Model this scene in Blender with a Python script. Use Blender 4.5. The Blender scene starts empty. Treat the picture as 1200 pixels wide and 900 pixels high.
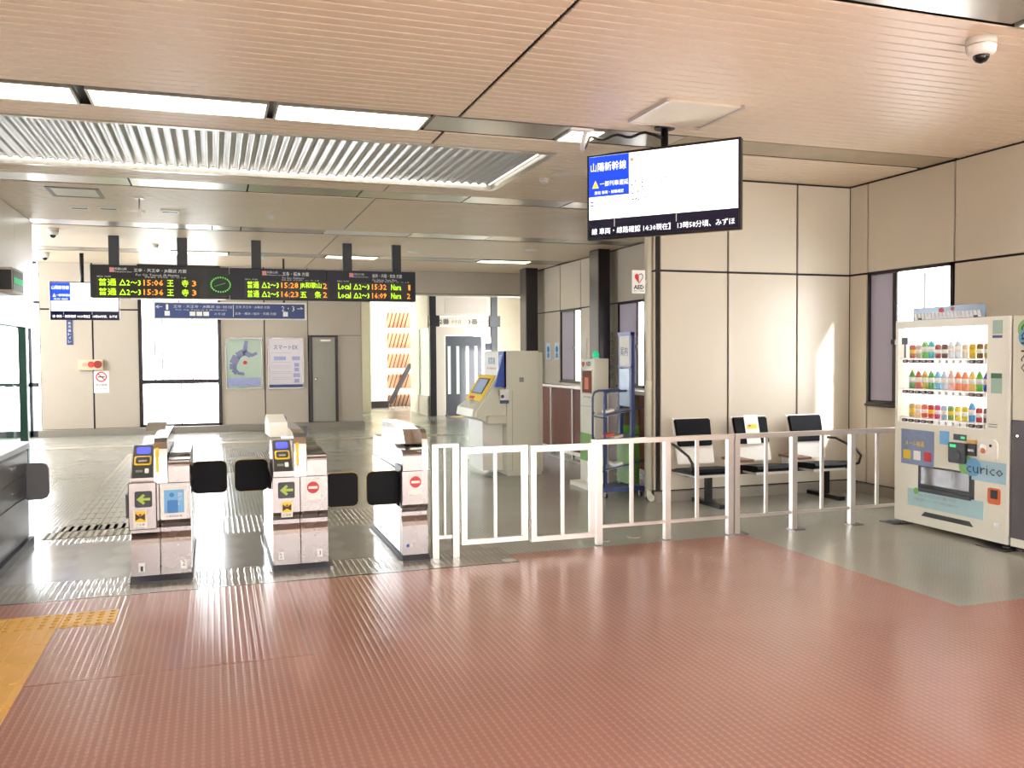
import bpy, bmesh, math, random
from mathutils import Vector, Matrix
random.seed(4)
S = bpy.context.scene
C = S.collection
PI = math.pi
# ------------------------------------------------------------------ camera
f, yaw, pit, rol, H = 1034.3, math.radians(18.654), math.radians(1.897), math.radians(0.357), 1.55
fwd = Vector((math.sin(yaw)*math.cos(pit), math.cos(yaw)*math.cos(pit), -math.sin(pit)))
rt = Vector((math.cos(yaw), -math.sin(yaw), 0))
dn = fwd.cross(rt)
r2 = math.cos(rol)*rt + math.sin(rol)*dn
d2 = -math.sin(rol)*rt + math.cos(rol)*dn
cam = bpy.data.objects.new('camera', bpy.data.cameras.new('camera')); C.objects.link(cam)
M = Matrix((r2, -d2, -fwd)).transposed().to_4x4(); M.translation = (0, 0, H)
cam.matrix_world = M
cam.data.sensor_width = 36; cam.data.lens = f/1200*36; cam.data.clip_start = .05
S.camera = cam
# ------------------------------------------------------------------ world, sun, exposure
S.view_settings.view_transform = 'Standard'; S.view_settings.look = 'None'
S.view_settings.gamma = 1; S.view_settings.use_curve_mapping = False
S.view_settings.exposure = 0.5
w = bpy.data.worlds.new('sky'); S.world = w; w.use_nodes = True
w.node_tree.nodes['Background'].inputs[0].default_value = (0.93, 0.97, 1.0, 1)
w.node_tree.nodes['Background'].inputs[1].default_value = 12.0
sun = bpy.data.objects.new('sun', bpy.data.lights.new('sun', 'SUN')); C.objects.link(sun)
sun.data.energy = 9; sun.data.angle = math.radians(3); sun.data.color = (1, .95, .87)
sd = Vector((-0.35, 1.0, -0.60)).normalized()          # direction the sunlight travels: in through the entrance
sun.rotation_euler = sd.to_track_quat('-Z', 'Y').to_euler()

# ------------------------------------------------------------------ materials
def srgb(c):
    c = [x/255 for x in c]
    return tuple((x/12.92 if x <= .04045 else ((x+.055)/1.055)**2.4) for x in c)
MC = {}
def mat(name, rgb, rough=.5, metal=0, noise=.05, scale=6, spec=.5, bump=0, emit=0, aniso=0, rvar=0, coat=0):
    if name in MC: return MC[name]
    m = bpy.data.materials.new(name); m.use_nodes = True; nt = m.node_tree; N = nt.nodes; L = nt.links
    b = N['Principled BSDF']; c = srgb(rgb)
    tc = N.new('ShaderNodeTexCoord'); nz = N.new('ShaderNodeTexNoise'); nz.inputs['Scale'].default_value = scale
    nz.inputs['Detail'].default_value = 4
    L.new(tc.outputs['Object'], nz.inputs['Vector'])
    mx = N.new('ShaderNodeMix'); mx.data_type = 'RGBA'
    mx.inputs[6].default_value = (*[max(0, x*(1-noise)) for x in c], 1)
    mx.inputs[7].default_value = (*[min(1, x*(1+noise)) for x in c], 1)
    L.new(nz.outputs['Fac'], mx.inputs[0]); L.new(mx.outputs[2], b.inputs['Base Color'])
    b.inputs['Roughness'].default_value = rough; b.inputs['Metallic'].default_value = metal
    b.inputs['Specular IOR Level'].default_value = spec
    if coat: b.inputs['Coat Weight'].default_value = coat; b.inputs['Coat Roughness'].default_value = .08
    if rvar:
        mr = N.new('ShaderNodeMapRange'); mr.inputs[3].default_value = rough-rvar; mr.inputs[4].default_value = rough+rvar
        L.new(nz.outputs['Fac'], mr.inputs[0]); L.new(mr.outputs[0], b.inputs['Roughness'])
    if bump:
        bp = N.new('ShaderNodeBump'); bp.inputs['Strength'].default_value = bump; bp.inputs['Distance'].default_value = .004
        L.new(nz.outputs['Fac'], bp.inputs['Height']); L.new(bp.outputs[0], b.inputs['Normal'])
    if emit:
        L.new(mx.outputs[2], b.inputs['Emission Color']); b.inputs['Emission Strength'].default_value = emit
    MC[name] = m
    return m

def floor_mat(name, rgb, pitch, rough, bumpd, spec=.5, stain=.12, wx=1, wy=1, metal=0):
    """rubber sheet or plate with a fine raised stud pattern"""
    m = mat(name, rgb, rough, metal, stain, 1.3, spec)
    nt = m.node_tree; N = nt.nodes; L = nt.links; b = N['Principled BSDF']
    tc = N.new('ShaderNodeTexCoord'); sp = N.new('ShaderNodeSeparateXYZ'); L.new(tc.outputs['Object'], sp.inputs[0])
    def sine(sock, p):
        a = N.new('ShaderNodeMath'); a.operation = 'MULTIPLY'; a.inputs[1].default_value = 2*PI/p; L.new(sock, a.inputs[0])
        s = N.new('ShaderNodeMath'); s.operation = 'SINE'; L.new(a.outputs[0], s.inputs[0]); return s.outputs[0]
    sx = sine(sp.outputs[0], pitch*wx); sy = sine(sp.outputs[1], pitch*wy)
    mu = N.new('ShaderNodeMath'); mu.operation = 'MULTIPLY_ADD'; L.new(sy, mu.inputs[0]); mu.inputs[1].default_value = .45; L.new(sx, mu.inputs[2])
    mr = N.new('ShaderNodeMapRange'); mr.inputs[1].default_value = .1; mr.inputs[2].default_value = .9; L.new(mu.outputs[0], mr.inputs[0])
    bp = N.new('ShaderNodeBump'); bp.inputs['Strength'].default_value = 1; bp.inputs['Distance'].default_value = bumpd
    L.new(mr.outputs[0], bp.inputs['Height']); L.new(bp.outputs[0], b.inputs['Normal'])
    # worn tops of the studs: paler
    old = b.inputs['Base Color'].links[0].from_socket
    mx = N.new('ShaderNodeMix'); mx.data_type = 'RGBA'; c = srgb(rgb)
    mx.inputs[7].default_value = (*[min(1, x*1.35+.02) for x in c], 1); L.new(old, mx.inputs[6])
    m2 = N.new('ShaderNodeMath'); m2.operation = 'MULTIPLY'; m2.inputs[1].default_value = .5; L.new(mr.outputs[0], m2.inputs[0])
    L.new(m2.outputs[0], mx.inputs[0]); L.new(mx.outputs[2], b.inputs['Base Color'])
    # worn, unevenly polished gloss
    nz = N.new('ShaderNodeTexNoise'); nz.inputs['Scale'].default_value = .9; nz.inputs['Detail'].default_value = 5
    L.new(tc.outputs['Object'], nz.inputs['Vector'])
    r = N.new('ShaderNodeMapRange'); r.inputs[1].default_value = .3; r.inputs[2].default_value = .7
    r.inputs[3].default_value = rough-.05; r.inputs[4].default_value = rough+.06
    L.new(nz.outputs['Fac'], r.inputs[0]); L.new(r.outputs[0], b.inputs['Roughness'])
    return m

def glass_mat(name, tint=(1, 1, 1), opaque=0.0, rough=0.02):
    m = bpy.data.materials.new(name); m.use_nodes = True; nt = m.node_tree; N = nt.nodes; L = nt.links
    for n in list(N):
        if n.type == 'BSDF_PRINCIPLED': N.remove(n)
    out = [n for n in N if n.type == 'OUTPUT_MATERIAL'][0]
    t = N.new('ShaderNodeBsdfTransparent'); t.inputs[0].default_value = (*tint, 1)
    g = N.new('ShaderNodeBsdfGlossy'); g.inputs['Roughness'].default_value = rough
    fr = N.new('ShaderNodeLayerWeight'); pw = N.new('ShaderNodeMath'); pw.operation = 'POWER'; pw.inputs[1].default_value = 4
    L.new(fr.outputs['Facing'], pw.inputs[0]); ad = N.new('ShaderNodeMath'); ad.operation = 'MULTIPLY_ADD'; ad.inputs[1].default_value = .45; ad.inputs[2].default_value = .02
    L.new(pw.outputs[0], ad.inputs[0])
    mx = N.new('ShaderNodeMixShader'); L.new(ad.outputs[0], mx.inputs[0]); L.new(t.outputs[0], mx.inputs[1]); L.new(g.outputs[0], mx.inputs[2])
    last = mx
    if opaque:
        nz = N.new('ShaderNodeTexNoise'); nz.inputs['Scale'].default_value = 3
        d = N.new('ShaderNodeBsdfTranslucent'); d.inputs[0].default_value = (.16, .145, .165, 1)
        d2_ = N.new('ShaderNodeBsdfDiffuse'); d2_.inputs[0].default_value = (.5, .45, .49, 1)
        a = N.new('ShaderNodeMixShader'); a.inputs[0].default_value = .6; L.new(d.outputs[0], a.inputs[1]); L.new(d2_.outputs[0], a.inputs[2])
        b2 = N.new('ShaderNodeMixShader'); b2.inputs[0].default_value = opaque; L.new(mx.outputs[0], b2.inputs[1]); L.new(a.outputs[0], b2.inputs[2]); last = b2
    L.new(last.outputs[0], out.inputs[0])
    return m

m_panel = mat('wall_panel', (212, 202, 186), .3, 0, .03, 2, .5)
m_panel2 = mat('far_wall_panel', (198, 187, 173), .4, 0, .03, 2)
m_black = mat('joint_black', (30, 28, 28), .6)
m_slat = mat('slat_beige', (232, 214, 190), .45, 0, .04, 2)
m_slat_far = m_slat
m_ceil_gap = mat('ceiling_gap', (24, 19, 17), .8)
m_trough = mat('brushed_cover', (196, 190, 180), .28, .85, .08, 3)
m_gray_base = mat('skirting_grey', (150, 143, 134), .5)
m_steel = mat('stainless', (146, 138, 136), .27, 1, .05, 4, rvar=.02)
m_steel_b = mat('stainless_polished', (225, 222, 220), .14, 1, .03, 4)
m_alu = mat('aluminium_tube', (206, 198, 192), .3, .8, .06, 9)
m_dark = mat('dark_bronze', (48, 42, 44), .3, .3, .1)
m_darkgrey = mat('dark_grey', (62, 64, 72), .45)
m_blackplastic = mat('black_plastic', (22, 22, 26), .35)
m_vinyl = mat('black_vinyl', (13, 14, 18), .5, 0, .1, 8, .12)
m_navy = mat('navy_panel', (45, 48, 62), .5)
m_white = mat('white_paint', (238, 236, 230), .4)
m_cream = mat('cream_enamel', (234, 232, 220), .3, 0, .03, 3)
m_cream2 = mat('cream_cabinet', (222, 220, 204), .4, 0, .03, 3)
m_paper = mat('paper', (244, 244, 240), .6)
m_blue = mat('print_blue', (40, 78, 178), .45)
m_signblue = mat('sign_blue', (62, 78, 132), .4)
m_red = mat('print_red', (205, 40, 50), .4)
m_yellow = mat('print_yellow', (246, 208, 40), .45)
m_greenprint = mat('print_green', (90, 160, 60), .45)
m_lime = mat('print_lime', (176, 200, 80), .45)
m_ink = mat('ink', (40, 40, 45), .5)
m_wood = mat('brown_wood', (120, 84, 66), .35, 0, .15, 12)
m_brown = mat('brown_panel', (112, 66, 56), .18, 0, .25, 2, .6)
m_bluesteel = mat('blue_steel', (62, 76, 128), .35, .1)
m_lamp = mat('lamp_white', (255, 246, 232), .5, emit=9)
m_lampdim = mat('lamp_small', (255, 246, 215), .5, emit=5)
m_glow = mat('edge_glow', (255, 250, 240), .5, emit=1.3)
m_corr = mat('corrugated_silver', (165, 163, 162), .3, .8, .08, 4)
m_ceiling_flat = mat('cover_beige', (222, 214, 196), .4)
m_led_y = mat('led_yellow_green', (190, 255, 20), .5, emit=1.1)
m_led_o = mat('led_orange', (255, 150, 40), .5, emit=1.1)
m_led_w = mat('led_caption', (190, 190, 190), .5, emit=.35)
m_led_bg = mat('led_matrix', (72, 66, 72), .5)
m_clock = mat('clock_face', (34, 56, 40), .5)
m_clockdot = mat('clock_dots', (120, 200, 100), .5, emit=.5)
m_scr_w = mat('screen_white', (250, 252, 255), .3, emit=1.1)
m_scr_b = mat('screen_blue', (22, 64, 220), .3, emit=.75)
m_scr_d = mat('screen_dark', (22, 24, 50), .2, emit=.2)
m_scr_t = mat('screen_text', (240, 244, 255), .3, emit=1.0)
m_scr_y = mat('screen_amber', (250, 205, 60), .3, emit=.8)
m_display_blue = mat('reader_display', (60, 70, 250), .3, emit=.8)
m_tact = mat('tactile_yellow', (222, 176, 92), .35, 0, .15, 5)
m_tactdot = mat('tactile_dot', (206, 160, 62), .4, 0, .15, 9)
m_tact_worn_washed = mat('tactile_worn_washed', (172, 160, 140), .35, 0, .15, 5)  # worn yellow, paled further in colour to imitate washed-out glare
m_glass = glass_mat('clear_glass')
m_glass_g = glass_mat('tinted_glass', (.85, .95, .9))
m_frost = glass_mat('frosted_glass', opaque=.97, rough=.2)
m_backlit = mat('vending_backlight', (250, 252, 255), .4, emit=1.2)
m_concrete = mat('pale_concrete', (200, 196, 190), .8)
m_greenframe = mat('green_frame', (60, 110, 96), .4)
m_floor = floor_mat('grey_rubber', (148, 146, 136), .035, .19, .0004, .9)
m_red_floor = floor_mat('red_rubber', (160, 116, 104), .036, .19, .0007, .8, .16)
m_plate = floor_mat('polished_plate', (140, 138, 132), .4, .14, .0001, 1, .06)
m_rib = floor_mat('ribbed_plate', (138, 134, 124), .045, .18, .0014, .8, .06, 1, 5)

# ------------------------------------------------------------------ mesh helpers
def NB(): return bmesh.new()
def box(bm, x0, x1, y0, y1, z0, z1, bev=0, seg=1):
    v = [bm.verts.new((x, y, z)) for x in (x0, x1) for y in (y0, y1) for z in (z0, z1)]
    F = [(0, 1, 3, 2), (4, 6, 7, 5), (0, 4, 5, 1), (2, 3, 7, 6), (0, 2, 6, 4), (1, 5, 7, 3)]
    fs = [bm.faces.new([v[i] for i in q]) for q in F]
    bmesh.ops.recalc_face_normals(bm, faces=fs)
    if bev:
        es = list({e for q in fs for e in q.edges})
        bmesh.ops.bevel(bm, geom=es, offset=bev, segments=seg, affect='EDGES', profile=.5)
    return bm
def B(*a, **k): return box(NB(), *a, **k)
def prism(bm, pts, axis, a0, a1):
    """extrude a 2D outline along an axis; pts are (y,z) for 'x', (x,z) for 'y', (x,y) for 'z'"""
    def mk(p, a): return {'x': (a, p[0], p[1]), 'y': (p[0], a, p[1]), 'z': (p[0], p[1], a)}[axis]
    A = [bm.verts.new(mk(p, a0)) for p in pts]; D = [bm.verts.new(mk(p, a1)) for p in pts]
    n = len(pts); fs = [bm.faces.new(A), bm.faces.new(D)]
    for i in range(n): fs.append(bm.faces.new((A[i], A[(i+1) % n], D[(i+1) % n], D[i])))
    bmesh.ops.recalc_face_normals(bm, faces=fs)
    return bm
def tube(bm, pts, r, n=10, cap=True):
    pts = [Vector(p) for p in pts]; rings = []
    up0 = None
    for i, p in enumerate(pts):
        d = ((pts[min(i+1, len(pts)-1)]-pts[max(i-1, 0)])).normalized()
        ref = Vector((0, 0, 1)) if abs(d.z) < .95 else Vector((1, 0, 0))
        u = d.cross(ref).normalized(); v = d.cross(u)
        if up0 is not None and u.dot(up0) < 0: u = -u; v = -v
        up0 = u
        rr = r[i] if isinstance(r, (list, tuple)) else r
        rings.append([bm.verts.new(p+rr*(math.cos(2*PI*k/n)*u+math.sin(2*PI*k/n)*v)) for k in range(n)])
    fs = []
    for a, b in zip(rings, rings[1:]):
        for k in range(n): fs.append(bm.faces.new((a[k], a[(k+1) % n], b[(k+1) % n], b[k])))
    if cap: fs.append(bm.faces.new(rings[0])); fs.append(bm.faces.new(rings[-1]))
    for q in fs[:-2] if cap else fs: q.smooth = True
    bmesh.ops.recalc_face_normals(bm, faces=fs)
    return bm
def lathe(bm, prof, cx=0, cy=0, cz=0, n=20):
    rings = [[bm.verts.new((cx+r*math.cos(2*PI*k/n), cy+r*math.sin(2*PI*k/n), cz+z)) for k in range(n)] for r, z in prof]
    fs = []
    for a, b in zip(rings, rings[1:]):
        for k in range(n): fs.append(bm.faces.new((a[k], a[(k+1) % n], b[(k+1) % n], b[k])))
    for q in fs: q.smooth = True
    fs.append(bm.faces.new(rings[0])); fs.append(bm.faces.new(rings[-1]))
    bmesh.ops.recalc_face_normals(bm, faces=fs)
    return bm
def disc(bm, c, r, axis, n=20, t=.002, ry=None):
    """thin disc, axis 'x','y' or 'z'; c centre, t thickness"""
    ry = ry or r
    pts = [(r*math.cos(2*PI*k/n), ry*math.sin(2*PI*k/n)) for k in range(n)]
    if axis == 'y': return prism(bm, [(c[0]+p, c[2]+q) for p, q in pts], 'y', c[1]-t, c[1])
    if axis == 'x': return prism(bm, [(c[1]+p, c[2]+q) for p, q in pts], 'x', c[0]-t, c[0])
    return prism(bm, [(c[0]+p, c[1]+q) for p, q in pts], 'z', c[2]-t, c[2])
OFF = {}
def part(name, bm, m, parent, label=None, kind=None):
    me = bpy.data.meshes.new(name); off = OFF.get(parent.name, Vector((0, 0, 0)))
    if off.length: bmesh.ops.translate(bm, verts=bm.verts, vec=-off)
    bm.to_mesh(me); bm.free(); me.materials.append(m)
    o = bpy.data.objects.new(name, me); C.objects.link(o); o.parent = parent
    OFF[o.name] = off
    if label: o['label'] = label
    if kind: o['kind'] = kind
    return o
def thing(name, label, cat, loc=(0, 0, 0), rotz=0, group=None, local=False):
    o = bpy.data.objects.new(name, None); o.empty_display_size = .1; C.objects.link(o)
    o.location = loc; o.rotation_euler = (0, 0, rotz); o['label'] = label; o['category'] = cat
    if group: o['group'] = group
    OFF[o.name] = Vector((0, 0, 0)) if local else Vector(loc)
    return o
def single(name, bm, m, label, cat, group=None, kind=None):
    xs = [v.co for v in bm.verts]
    c = Vector(((min(v.x for v in xs)+max(v.x for v in xs))/2, (min(v.y for v in xs)+max(v.y for v in xs))/2, min(v.z for v in xs)))
    bmesh.ops.translate(bm, verts=bm.verts, vec=-c)
    me = bpy.data.meshes.new(name); bm.to_mesh(me); bm.free(); me.materials.append(m)
    o = bpy.data.objects.new(name, me); C.objects.link(o); o.location = c; OFF[o.name] = c
    o['label'] = label; o['category'] = cat
    if group: o['group'] = group
    if kind: o['kind'] = kind
    return o
def struct(name, bm, m, label=None):
    me = bpy.data.meshes.new(name); bm.to_mesh(me); bm.free(); me.materials.append(m)
    o = bpy.data.objects.new(name, me); C.objects.link(o); o['kind'] = 'structure'
    OFF[o.name] = Vector((0, 0, 0))
    o['label'] = label or name.replace('_', ' '); o['category'] = name.split('_')[0]
    return o
def share(src, parent, loc, name=None):
    o = src.copy(); C.objects.link(o); o.parent = parent; o.location = loc; OFF[o.name] = OFF.get(src.name, Vector((0,0,0)))
    return o
def text(s, c, wd, ht, m, parent, face='y', rot=0, name='lettering', bold=.0, label=None):
    """flat lettering fitted to wd x ht metres, centred on c; face 'y' looks to -Y, 'x' looks to -X"""
    cu = bpy.data.curves.new('t', 'FONT'); cu.body = s; cu.resolution_u = 1; cu.offset = bold
    to = bpy.data.objects.new('t', cu); C.objects.link(to); bpy.context.view_layer.update()
    me = bpy.data.meshes.new_from_object(to.evaluated_get(bpy.context.evaluated_depsgraph_get()))
    bpy.data.objects.remove(to); bpy.data.curves.remove(cu)
    me.name = name; vs = me.vertices
    x0 = min(v.co.x for v in vs); x1 = max(v.co.x for v in vs); y0 = min(v.co.y for v in vs); y1 = max(v.co.y for v in vs)
    sx = wd/(x1-x0); sy = ht/(y1-y0); off = OFF.get(parent.name, Vector((0, 0, 0)))
    R = Matrix.Rotation(rot, 3, 'Z'); c = Vector(c)-off
    for v in vs:
        p = R @ Vector(((v.co.x-(x0+x1)/2)*sx, (v.co.y-(y0+y1)/2)*sy, 0))
        if face == 'y': v.co = c+Vector((p.x, 0, p.y))
        elif face == 'x': v.co = c+Vector((0, -p.x, p.y))
    me.materials.clear(); me.materials.append(m)
    o = bpy.data.objects.new(name, me); C.objects.link(o); o.parent = parent; OFF[o.name] = off
    if label: o['label'] = label
    return o
def plq(face, p, a0, a1, z0, z1, t=.002):
    """thin plate: face 'y' -> spans x a0..a1 in front of y=p ; face 'x' -> spans y a0..a1 in front of x=p"""
    return B(a0, a1, p-t, p, z0, z1) if face == 'y' else B(p-t, p, a0, a1, z0, z1)

# ================================================================== STRUCTURE
CZ = 3.42
WX = 6.85
# ---- floor
fl = struct('floor', B(-9, 9, -5, 32, -.12, 0), m_floor, 'grey patterned rubber floor of the concourse')
part('metal_plate', B(-3.2, 2.02, 6.72, 8.05, .0, .006), m_plate, fl, 'smooth shiny grey floor plate under the ticket gates')
part('ribbed_plate', B(-3.2, 2.14, 6.20, 6.715, .0, .006), m_rib, fl, 'ribbed grey strip in front of the ticket gates')
part('edge_strip', B(-3.2, -.54, 6.175, 6.20, .0, .010), m_steel, fl)
part('edge_strip', B(-.54, 2.14, 6.185, 6.20, .0, .008), m_steel, fl)
part('ribbed_plate', B(-3.2, 1.9, 8.06, 8.9, .0, .004), m_rib, fl)
part('floor_cover', lathe(NB(), [(.055, 0), (.055, .008)], 2.08, 6.25, 0), m_alu, fl)
for (a, b) in ((3.05, 6.68), (3.35, 6.72), (3.6, 6.62), (3.5, 6.4)):
    part('floor_cover', lathe(NB(), [(.06, 0), (.055, .006)], a, b, 0), m_floor, fl)
rs = struct('floor_red', B(-6, 6.85, -2.6, 4.16, 0, .008), m_red_floor, 'brick red studded rubber sheet floor in the foreground')
part('rubber_sheet', B(-6, .45, 4.612, 6.17, 0, .0095), m_red_floor, rs)
part('rubber_sheet', prism(NB(), [(-6, 4.16), (4.26, 4.16), (4.26, 6.44), (2.14, 6.44), (2.14, 6.17), (.455, 6.17), (.455, 4.605), (-6, 4.605)], 'z', 0, .008), m_red_floor, rs)
# ---- tactile paving
def tile_bars(x, y, z=.008):
    bm = B(x+.004, x+.296, y+.004, y+.296, z, z+.004)
    for k in range(4): box(bm, x+.03+k*.067, x+.065+k*.067, y+.01, y+.29, z+.004, z+.009)
    return bm
def tile_dots(x, y, z=.008, n=5):
    bm = NB(); p = .3/n
    for i in range(n):
        for j in range(n): lathe(bm, [(.017, 0), (.011, .005)], x+p*(i+.5), y+p*(j+.5), z+.0035, 6)
    return bm
tp = thing('tactile_paving', 'yellow tactile paving in the foreground by the left gate, bar tiles meeting a dotted row', 'tactile paving', (-1.0, 4.6, 0))
for c in range(3):
    for r in range(8): part('bar_tile', tile_bars(-1.17-.3*c, 5.24-.3*r), m_tact, tp)
for c in range(4):
    t_ = part('dot_tile', B(-.868-.3*c, -.572-.3*c, 5.545, 5.84, .008, .0115), m_tact, tp)
    part('dots', tile_dots(-.87-.3*c, 5.54), m_tactdot, t_, kind='stuff')
tq = thing('tactile_paving', 'worn tactile paving, paled as if by glare, beyond the ticket gates running away from them', 'tactile paving', (-1, 9, 0))
for c in range(3):
    t_ = part('dot_tile', B(-1.42+.3*c, -1.124+.3*c, 8.32, 8.62, .003, .007), m_tact_worn_washed, tq)
    part('dots', tile_dots(-1.42+.3*c, 8.32, .004), m_tact_worn_washed, t_, kind='stuff')
for r in range(22):
    for c in range(2): part('bar_tile', tile_bars(-1.32+.3*c, 8.64+.3*r, .0), m_tact_worn_washed, tq)
tr = thing('tactile_paving', 'thin pale tactile line crossing the far end of the concourse', 'tactile paving', (1, 16.9, 0))
for k in range(26):
    t_ = part('dot_tile', B(-3.2+.3*k, -2.904+.3*k, 16.5, 16.8, .0, .006), m_tact_worn_washed, tr)
ts = thing('tactile_paving', 'yellow tactile tiles in front of the lift doors', 'tactile paving', (6, 21, 0))
for k in range(5): part('dot_tile', B(5.6+.3*k, 5.896+.3*k, 21.3, 21.6, 0, .008), m_tact, ts)
for k in range(5): part('bar_tile', tile_bars(6.1, 19.7+.3*k, 0), m_tact, ts)

# ---- ceiling
ce = struct('ceiling', B(-6, WX+.1, -2.6, 7.72, 3.47, 3.6), m_ceil_gap, 'slatted beige metal ceiling')
part('backing', B(3.05, WX+.1, 7.72, 9.58, 3.47, 3.6), m_ceil_gap, ce)
part('backing', B(-6, WX+.1, 9.58, 19.5, 3.47, 3.6), m_ceil_gap, ce)
TR = [(-3.1+3.3*k, -3.1+3.3*k+.43) for k in range(7)]          # light troughs at y = .2, 3.5, 6.8 ...
def in_trough(y): return any(a-.06 < y < b+.06 for a, b in TR)
slat_src = {}
def slat(bm_target, x0, x1, y):
    if bm_target is None:
        key = (round(x0, 2), round(x1, 2))
        if key not in slat_src:
            o = part('slat', B(x0, x1, -.0432, .0432, CZ, CZ+.012, bev=0), m_slat, ce); o.location = (0, y, 0); slat_src[key] = o
        else: share(slat_src[key], ce, (0, y, 0))
    else: box(bm_target, x0, x1, y-.0432, y+.0432, CZ, CZ+.012)
rest = NB(); y = -2.5
while y < 19.3:
    if not in_trough(y):
        segs = [(-2.35 if y < 13.5 else -6, 1.845), (1.875, WX)]
        if 7.69 < y < 9.63: segs = [(3.03, WX)]
        for s in segs:
            near = 3.0 < y < 12.5
            slat(None if near else rest, s[0], s[1], y)
    y += .1035
part('slats', rest, m_slat, ce, kind='stuff')
part('seam_channel', B(1.85, 1.87, -2.6, 7.7, CZ+.012, CZ+.04), m_ceil_gap, ce)
part('seam_channel', B(1.85, 1.87, 9.6, 19.3, CZ+.012, CZ+.04), m_trough, ce)
# trough covers and lights
def cover(x0, x1, k, m=m_trough, dz=.0): return part('trough_cover', B(x0, x1, TR[k][0], TR[k][1], CZ+.004-dz, CZ+.03), m, ce)
def lamp(x0, x1, k, label, grp, m=m_lamp, inset=.0):
    t = thing('ceiling_light', label, 'ceiling light', ((x0+x1)/2, sum(TR[k])/2, CZ-.012), 0, grp)
    a, b = TR[k]
    fr = NB(); box(fr, x0, x1, a, a+.02, CZ-.012, CZ+.03); box(fr, x0, x1, b-.02, b, CZ-.012, CZ+.03)
    box(fr, x0, x0+.02, a+.02, b-.02, CZ-.012, CZ+.03); box(fr, x1-.02, x1, a+.02, b-.02, CZ-.012, CZ+.03)
    part('frame', fr, m_trough, t)
    part('diffuser', B(x0+.02, x1-.02, a+.02, b-.02, CZ-.006, CZ+.01), m, t)
G = 'flush fluorescent ceiling lights'
for k in (0, 1):
    for i, x in enumerate((-4, -2, 0, 2, 4)):
        pass
lamp(-2.3, -.90, 3, 'long lit ceiling light at the left edge of the photo above the gates', G)
lamp(-.82, .42, 3, 'middle lit ceiling light of the bright row before the corrugated panel', G)
lamp(.47, 1.64, 3, 'right hand lit ceiling light of the bright row, before the grey cover begins', G)
cover(1.68, 2.82, 3); cover(3.18, 3.9, 3)
lamp(2.84, 3.16, 3, 'small square lit ceiling light left of the hanging screen', G, m_lampdim)
cover(3.91, 4.33, 3, mat('cover_stained', (176, 160, 134), .45, 0, .35, 2.5)); cover(4.34, WX, 3, mat('cover_stained', (176, 160, 134), .45))
cover(-2.35, 1.9, 2); cover(1.92, 4.36, 2)
lamp(4.38, 5.6, 2, 'lit ceiling light at the upper right edge by the dome camera', G)
cover(5.62, WX, 2)
lamp(-2.3, -.9, 1, 'unseen fill light on the ceiling above and behind the camera on the left', G)  # unseen lamps added for fill, continuing the rows backwards
lamp(.5, 1.7, 1, 'unseen fill light on the ceiling directly above the camera', G)
lamp(4.4, 5.6, 1, 'unseen fill light on the ceiling behind the camera on the right', G)
cover(-.9, .5, 1); cover(1.7, 4.4, 1); cover(5.6, WX, 1); cover(-2.35, WX, 0)
for a, b in ((-2.35, -.83), (-.81, .38), (.40, 1.62), (1.64, 2.9), (2.92, 4.2), (4.22, 5.5), (5.52, WX)): cover(a, b, 4)
for a, b in ((-2.35, .0), (.02, .40), (.42, 1.6), (2.93, 4.2), (4.22, 5.5), (5.52, WX)): cover(a, b, 5)
cover(1.62, 2.91, 5, m_white)
cover(-6, -.7, 6)
lamp(-.68, .28, 6, 'distant lit ceiling light above the departure board, left', G, m_lampdim)
cover(.3, 2.0, 6)
lamp(2.02, 3.0, 6, 'distant lit ceiling light above the right end of the departure board', G, m_lampdim)
cover(3.02, 5.0, 6)
lamp(5.02, 6.1, 6, 'distant lit ceiling light in front of the lift opening', G, m_lampdim)
cover(6.12, WX, 6)
# corrugated recess
rc = part('recess_frame', box(box(box(box(NB(), -6, 3.05, 7.70, 7.75, CZ-.01, 3.64), -6, 3.05, 9.56, 9.62, CZ-.01, 3.64), 2.99, 3.05, 7.75, 9.56, CZ-.01, 3.64), -6, 3.05, 7.7, 9.62, 3.64, 3.66), m_trough, ce)
bm = NB(); x = -2.6; vv = []
n = 0
while x < 2.92:
    z = 3.452+.016*math.sin(x*2*PI/.098)
    vv.append((bm.verts.new((x, 7.76, z)), bm.verts.new((x, 9.46, z)))); x += .098/8
for a, b in zip(vv, vv[1:]): bm.faces.new((a[0], b[0], b[1], a[1])).smooth = True
part('corrugated_sheet', bm, m_corr, ce, 'silver corrugated metal sheet set in the ceiling recess', kind='stuff')
part('light_edge', B(-2.6, 2.92, 9.50, 9.52, 3.44, 3.465), m_glow, ce)
part('light_tube', tube(NB(), [(2.955, 7.85, 3.46), (2.955, 9.5, 3.46)], .014), m_glow, ce)
# ---- walls: panels with black joints
def panels(parent, face, p, cols, rows, m, t=.02, gap=.012, skip=()):
    for i, (a, b) in enumerate(zip(cols, cols[1:])):
        for j, (c, d) in enumerate(zip(rows, rows[1:])):
            if (i, j) in skip or a is None or b is None: continue
            if face == 'y': bm = B(a+gap, b-gap, p-t, p, c+gap, d-gap)
            elif face == 'x': bm = B(p-t, p, a+gap, b-gap, c+gap, d-gap)
            else: bm = B(p, p+t, a+gap, b-gap, c+gap, d-gap)
            part('panel', bm, m, parent)
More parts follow.
